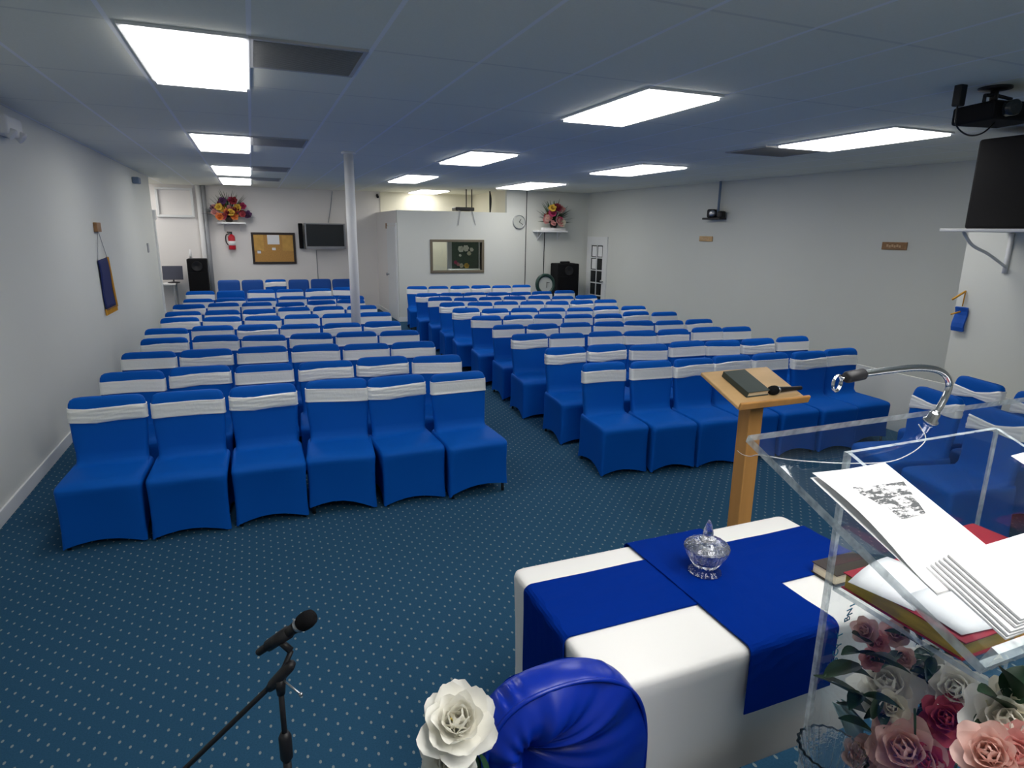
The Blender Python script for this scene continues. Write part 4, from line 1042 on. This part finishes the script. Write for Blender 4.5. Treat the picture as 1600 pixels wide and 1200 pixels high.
stand('black stand under the corner loudspeaker by the glazed door', ((p0.x+p1.x)/2, PY-.45, 0), zt_-.78)
cab('loudspeaker', 'black loudspeaker with top handle in the corner by the glazed door', ((p0.x+p1.x)/2, PY-.45, zt_-.78), w, .4, .78, 0, True)
p = at(852, 443, Y=PY-.80)
gc = thing('round_clock', 'round white dial in a dark green ring beside the corner loudspeaker', 'clock', (p.x, PY-.80, p.z-.3))
MB().lathe([(.17, .0), (.17, .05), (.215, .065), (.24, .04), (.24, 0)], (p.x, PY-.78, p.z-.02), 36, (0, -1, .05)).build('ring', greenring, gc, smooth=True)
MB().lathe([(.175, 0), (.175, .03), (0, .03)], (p.x, PY-.78, p.z-.02), 32, (0, -1, .05)).build('dial', dialm, gc)
MB().box((p.x+.03, PY-.818, p.z-.03), (.012, .004, .13)).box((p.x+.06, PY-.818, p.z+.02), (.07, .004, .01)).build('hands', black, gc)
MB().tube([(p.x, PY-.78, 0), (p.x, PY-.78, p.z-.24)], .02, 10).lathe([(.16, 0), (.16, .02), (.02, .04)], (p.x, PY-.78, 0), 24).build('pedestal', greenring, gc, smooth=True)
# loudspeaker, table and music stand near the back wall
p0, p1 = at(292, 404, Y=BW-.55), at(328, 452, Y=BW-.55)
stand('black stand under the loudspeaker near the recessed wall panel', ((p0.x+p1.x)/2, BW-.55, 0), p0.z-.78)
cab('loudspeaker', 'tall black loudspeaker by the back wall near the music stand', ((p0.x+p1.x)/2, BW-.55, p0.z-.78), p1.x-p0.x, .36, .78)
cn = at(295, 397, Y=BW-.5)
tag(MB().lathe([(0, 0), (.028, 0), (.028, .13), (.02, .15), (.012, .19), (0, .2)], ((p0.x+p1.x)/2-.12, BW-.5, p0.z+.001), 14).build('candle', paper, None, smooth=True), 'white candle shape standing on the back wall loudspeaker', 'candle')
p0, p1 = at(243, 442, Y=BW-.35), at(276, 442, Y=BW-.35)
tz = p0.z-.01
wt = thing('side_table', 'small white table by the back wall under the music stand', 'table', ((p0.x+p1.x)/2, BW-.3, 0))
MB().rbox(((p0.x+p1.x)/2, BW-.28, tz-.015), (p1.x-p0.x, .5, .03), .005).build('tabletop', whitep, wt)
for x in (p0.x+.04, p1.x-.04):
    for y in (BW-.5, BW-.06): MB().tube([(x, y, 0), (x, y, tz-.03)], .018, 8).build('leg', greyp, wt)
p0, p1 = at(252.5, 415.5, Y=BW-.3), at(287, 437, Y=BW-.3)
mu = thing('music_stand', 'dark music stand desk set above the small white table', 'music stand', ((p0.x+p1.x)/2, BW-.3, tz))
MB().rbox(((p0.x+p1.x)/2, BW-.3, (p0.z+p1.z)/2), (p1.x-p0.x, .02, p0.z-p1.z), .006, Matrix.Rotation(-.25, 3, 'X')).build('desk', mat('slate_plastic', (.06, .065, .095), .6), mu)
MB().tube([((p0.x+p1.x)/2, BW-.27, tz), ((p0.x+p1.x)/2, BW-.28, (p0.z+p1.z)/2)], .015, 8).lathe([(.12, 0), (.12, .015), (.015, .03)], ((p0.x+p1.x)/2, BW-.27, tz), 20).build('stem', black, mu)
# sensor, sign, camera bits
p = onl(213, 282, .05); tag(MB().rbox((LW+.05, p.y, p.z), (.10, .22, .10), .015).build('wall_sensor', bluegrey), 'blue grey alarm box high on the end of the banner wall', 'alarm')
p = at(590, 308, Y=BW-.06)
tag(MB().tube([(p.x, BW, p.z+.05), (p.x, BW-.08, p.z)], .03, 12).build('wall_camera', black), 'small black camera high on the back wall over the booth', 'camera')
p = at(603.5, 353, X=PX-.02)
tag(MB().rbox((PX-.012, p.y, p.z), (.024, .16, .12), .005).build('room_sign', walnut), 'small dark plaque above the white booth door', 'sign')
p = onl(233, 387, .01); tag(MB().rbox((LW+.008, p.y-.1, p.z), (.016, .12, .16), .004).build('light_switch', greyp), 'grey light switch plate near the end of the banner wall', 'switch')
p = onright(905, 311)+RN*.05
q_ = thing('security_camera', 'small grey dome camera high in the corner over the pink flowers', 'camera', p)
MB().ball(p, .055, 16).build('dome', lens, q_, smooth=True); MB().lathe([(.07, 0), (.07, .03), (0, .03)], p+RN*-.05, 18, RN).build('mount', greyp, q_)
# banner on the left wall
A_, B_, C_, D_ = onl(153, 407, .015), onl(167, 402, .015), onl(182, 478, .015), onl(166, 486, .015)
bn = thing('banner', 'dark blue hanging banner with gold edges on the long wall', 'banner', (A_+B_)/2)
q_ = MB(); q_.grid(lambda u, v: (A_+(B_-A_)*u)*(1-v)+(D_+(C_-D_)*u)*v+Vector((.006*sin(v*7), 0, 0)), 6, 10); q_.build('cloth', navy, bn, smooth=True, thick=.008)
ed = MB(); ed.tube([B_, C_], .022, 6)
for k in range(9):
    f_ = k/8; s_ = D_+(C_-D_)*f_; ed.tube([s_+Vector((.0, 0, .02)), s_-Vector((0, 0, .055))], .012, 5)
ed.build('gold_fringe', goldf, bn)
tp_ = (A_+B_)/2
pk = onl(152, 355, .02)
tag(MB().rbox((LW+.02, pk.y, pk.z), (.04, .22, .11), .006).build('wall_plaque', walnut), 'small brown wooden plaque above the blue banner', 'plaque')
MB().tube([A_, (pk+Vector((0, 0, -.03))), B_], .004, 6).build('hanging_string', greyp, bn)
# emergency light at the top of the long wall
p = onl(14, 198, .06)
el = thing('emergency_light', 'white emergency light box at the ceiling edge of the banner wall', 'light fixture', (LW, p.y, p.z-.07))
MB().rbox((LW+.05, p.y, p.z), (.10, .36, .14), .015).build('housing', whitep, el)
for dy in (-.11, .11): MB().lathe([(.03, 0), (.045, .05), (.04, .055), (0, .05)], (LW+.07, p.y+dy, p.z-.04), 14, (.8, 0, -.6)).build('lamp_head', whitep, el, smooth=True)
# plaques on the right wall
def plaque(x0, y0, x1, y1, lab, txt):
    p0, p1 = onright(x0, y0), onright(x1, y1); d0_, d1_ = (p0-RA).dot(RD), (p1-RA).dot(RD)
    c_ = rw((d0_+d1_)/2); z = (p0.z+p1.z)/2; h_ = p0.z-p1.z
    t_ = thing('wall_plaque', lab, 'plaque', (c_.x, c_.y, z-h_/2), 'wooden word plaques on the plaque wall')
    mb = MB(); rbx(mb, d0_, d1_, z-h_/2, z+h_/2, 0, .02); mb.build('plaque_board', walnut if x0 > 1200 else pinew, t_, bevel=.004)
    mb = MB(); L = d1_-d0_
    for k in range(txt):
        f0 = .2+.6*k/txt; rbx(mb, d0_+L*f0, d0_+L*(f0+.45/txt), z-h_*(.12+.08*(k % 2)), z+h_*(.10+.1*((k+1) % 2)), .02, .024)
    mb.build('carved_lettering', lettm, t_)
plaque(1094, 369, 1113.5, 377.5, 'small wooden plaque on the long wall below the wall camera', 4)
plaque(1380, 378, 1417, 391, 'larger brown wooden plaque on the long wall near the shelf loudspeaker', 6)
# camera hanging on a pole in front of the right wall
p = onright(1133, 284); d_ = (p-RA).dot(RD); bse = rw(d_)+RN*.10; zc = onplane(1128, 326, RA+RN*.1, RN).z
cp_ = thing('wall_camera', 'black camera on a ceiling pole in front of the long wall', 'camera', (bse.x, bse.y, H))
MB().tube([(bse.x, bse.y, H), (bse.x, bse.y, zc-.12)], .022, 10).build('pole', bluegrey, cp_, smooth=True)
cc = Vector((bse.x, bse.y, zc-.10)) - RD*.14
MB().rbox(cc-Vector((0, 0, .07)) + RD*.05, (.16, .44, .035), .01, rotz(math.atan2(RD.y, RD.x)+PI/2)).build('mount_plate', black, cp_)
MB().rbox(cc+Vector((0, 0, .02)), (.15, .16, .15), .03, rotz(.5)).rbox(cc+RD*.22+Vector((0, 0, .0)), (.12, .12, .12), .03).build('camera_body', black, cp_)
fd = (EYE-cc).normalized(); MB().lathe([(.058, 0), (.058, .09), (.045, .10), (0, .10)], cc+Vector((0, 0, .02)), 20, fd).build('lens_barrel', steel, cp_, smooth=True)
# tassels by the stage wall corner
tx = onplane(1502, 490, Vector((6.6, 0, 0)), Vector((1, 0, 0)))
tz0, tz1 = at(1505, 458, X=6.58).z, at(1500, 517, X=6.58).z
ty = at(1502, 490, X=6.58).y
tsl = thing('tassel_banner', 'blue banner with gold tips hanging at the stage wall corner', 'banner', (6.58, ty, tz0))
MB().grid(lambda u, v: Vector((6.57+.015*sin(v*6), ty-.06+.12*u, tz0-.14-(tz0-tz1-.14)*v)), 3, 6).build('cloth', mat('bright_blue_cloth', (.01, .09, .45), .7), tsl, thick=.02)
q0, q1, q2_, q3 = at(1488, 468, Y=ty+.03), at(1509, 455, Y=ty), at(1486, 491, Y=ty+.03), at(1500, 487, Y=ty)
MB().tube([q0, q1], .010, 8).tube([q2_, q3], .009, 8).tube([q1, Vector((6.575, ty, tz0-.13))], .006, 6).build('gold_rod', goldf, tsl, smooth=True)
# loudspeaker on the stage wall shelf
sz = at(1470, 357.5, X=5.75).z
sl0 = at(1470, 357.5, Y=3.85)
ss = thing('wall_shelf', 'white bracket shelf under the big loudspeaker on the stage wall', 'shelf', (6.6, 3.6, sz-.03))
MB().rbox(((sl0.x+6.6)/2, 3.50, sz-.012), (6.6-sl0.x, .72, .024), .004).build('shelf_board', whitep, ss)
for y in (3.25, 3.80):
    MB().tube(smooth([Vector((5.90, y, sz-.03)), Vector((6.05, y, sz-.14)), Vector((6.3, y, sz-.22)), Vector((6.59, y, sz-.34))], 6), .014, 8).bb((6.58, y-.02, sz-.40), (6.6, y+.02, sz-.03)).build('bracket', whitep, ss, smooth=True)
s0 = at(1505, 356, Y=3.80)
cab('loudspeaker', 'big black loudspeaker on the white stage wall shelf', ((s0.x+6.50)/2, 3.50, sz+.001), 6.50-s0.x, .60, H-.06-sz-.02)
# projector on the ceiling
p = at(1548, 178, Y=2.75); pjx, pjz = p.x, p.z
pj = thing('projector', 'black projector hung from the ceiling over the stage side', 'projector', (pjx, 2.75, H))
MB().rbox((pjx+.05, 2.75, pjz), (.36, .30, .11), .02, rotz(-.2)).build('projector_body', blackm, pj)
MB().tube([(pjx, 2.75, H), (pjx, 2.75, pjz+.05)], .022, 10).lathe([(.09, 0), (.09, -.012), (.03, -.02)], (pjx, 2.75, H), 20).build('ceiling_mount', black, pj, smooth=True)
mb = MB()
for dx_ in (-.13, .12): mb.tube([(pjx, 2.75, pjz+.11), (pjx+dx_, 2.72, pjz+.09), (pjx+dx_, 2.72, pjz+.05)], .011, 8)
mb.build('mount_arm', black, pj, smooth=True)
MB().lathe([(.045, 0), (.045, .05), (.038, .055), (0, .045)], (pjx-.09, 2.60, pjz), 20, (-.2, -1, 0)).build('lens', lens, pj, smooth=True)
a_ = at(1496, 138, Y=2.8); bq = at(1500, 188, Y=2.8)
MB().rbox((a_.x+.03, 2.8, (a_.z+pjz+.05)/2+.02), (.06, .05, .16), .01).build('junction_box', black, pj)
cpt = [at(x, y, Y=2.72) for x, y in ((1496, 165), (1494, 195), (1512, 211), (1535, 208), (1556, 190))]
MB().tube(smooth(cpt, 6), .005, 6).build('cable', black, pj, smooth=True)
# projector and cables over the booth top
a_, b_ = at(709, 328, Y=13.9), at(738, 328, Y=13.9)
ap = thing('booth_projector', 'flat black projector hung on thin rods over the booth partition', 'projector', ((a_.x+b_.x)/2, 13.9, H))
zz = a_.z+.0
MB().rbox(((a_.x+b_.x)/2, 13.9, zz+.02), (b_.x-a_.x, .32, .08), .02).build('projector_body', black, ap)
for px_ in (728.5, 737): x = at(px_, 310, Y=13.9).x; MB().tube([(x, 13.9, H), (x, 13.9, zz+.05)], .012, 8).build('rod', black, ap)
for x0, x1, lab in ((719, 716, 'thin cable hanging from the booth projector, nearer the door'), (738, 743, 'thin cable hanging from the booth projector, nearer the clock')):
    p0 = at(x0, 329, Y=PY-.02); p1 = at(x1, 352, Y=PY-.02); q0 = Vector((p0.x, 13.8, zz+.0)); p0.z = PT+.012
    tag(MB().tube([q0, p0+Vector((0, .06, .01)), p0, p1], .006, 6).build('cable', greyp), lab, 'cable')
for k, (x0, x1) in enumerate(((765, 763), (765.5, 766.5))):
    p0 = at(x0, 304, Y=14.3); p1 = at(x1, 334, Y=14.3); p0.z = H
    tag(MB().tube(smooth([p0, (p0+p1)/2+Vector((.05-.06*k, 0, 0)), p1-Vector((0, 0, .4))], 5), .016, 6).build('cable', black), ('dark cable loop hanging from the ceiling inside the booth, outer strand', 'dark cable loop hanging from the ceiling inside the booth, inner strand')[k], 'cable')
# inside the booth: dark display with flowers seen through the window
a_, b_ = at(705, 380, Y=14.5), at(747, 424, Y=14.5)
db_ = thing('display_board', 'dark display board seen through the booth window', 'board', ((a_.x+b_.x)/2, 14.5, 0))
MB().rbox(((a_.x+b_.x)/2, 14.5, 1.0), (b_.x-a_.x, .05, 1.75), .01).build('board_panel', leafd, db_)
MB().bb((a_.x-.10, 14.46, .1), (a_.x, 14.54, 2.0)).bb((b_.x, 14.46, .1), (b_.x+.04, 14.54, 2.0)).build('board_post', greyp, db_)
for x in (a_.x, b_.x): MB().bb((x-.05, 14.4, 0), (x+.05, 14.65, .12)).build('foot', greyp, db_)
for i, (px_, py_, r_, m_) in enumerate(((720, 389, .07, whitefl), (728, 388, .07, whitefl), (733, 396, .05, creamfl), (737, 390, .045, whitefl), (719, 399, .03, whitefl), (716, 413, .04, pinkfl), (721, 415, .05, creamfl), (729, 415, .06, yellowfl), (712, 410, .04, magfl))):
    p = at(px_, py_, Y=14.42)
    tag(bloom_mb(p, (0, -1, .2), r_, 3, 6, 200+i).build('silk_flower', m_, None, smooth=True), ('white flower', 'white flower paired', 'cream flower', 'small white flower', 'tiny white flower', 'pink flower', 'cream flower low', 'yellow flower', 'magenta flower')[i] + ' fixed to the dark board behind the booth window', 'flower', 'flowers on the booth display board')
ctd = at(728, 420, Y=14.15)
tag(MB().rbox((ctd.x-.05, 14.08, .55), (b_.x-a_.x+.1, .25, 1.1), .01).build('counter', whitep), 'white counter under the display board inside the booth', 'counter')
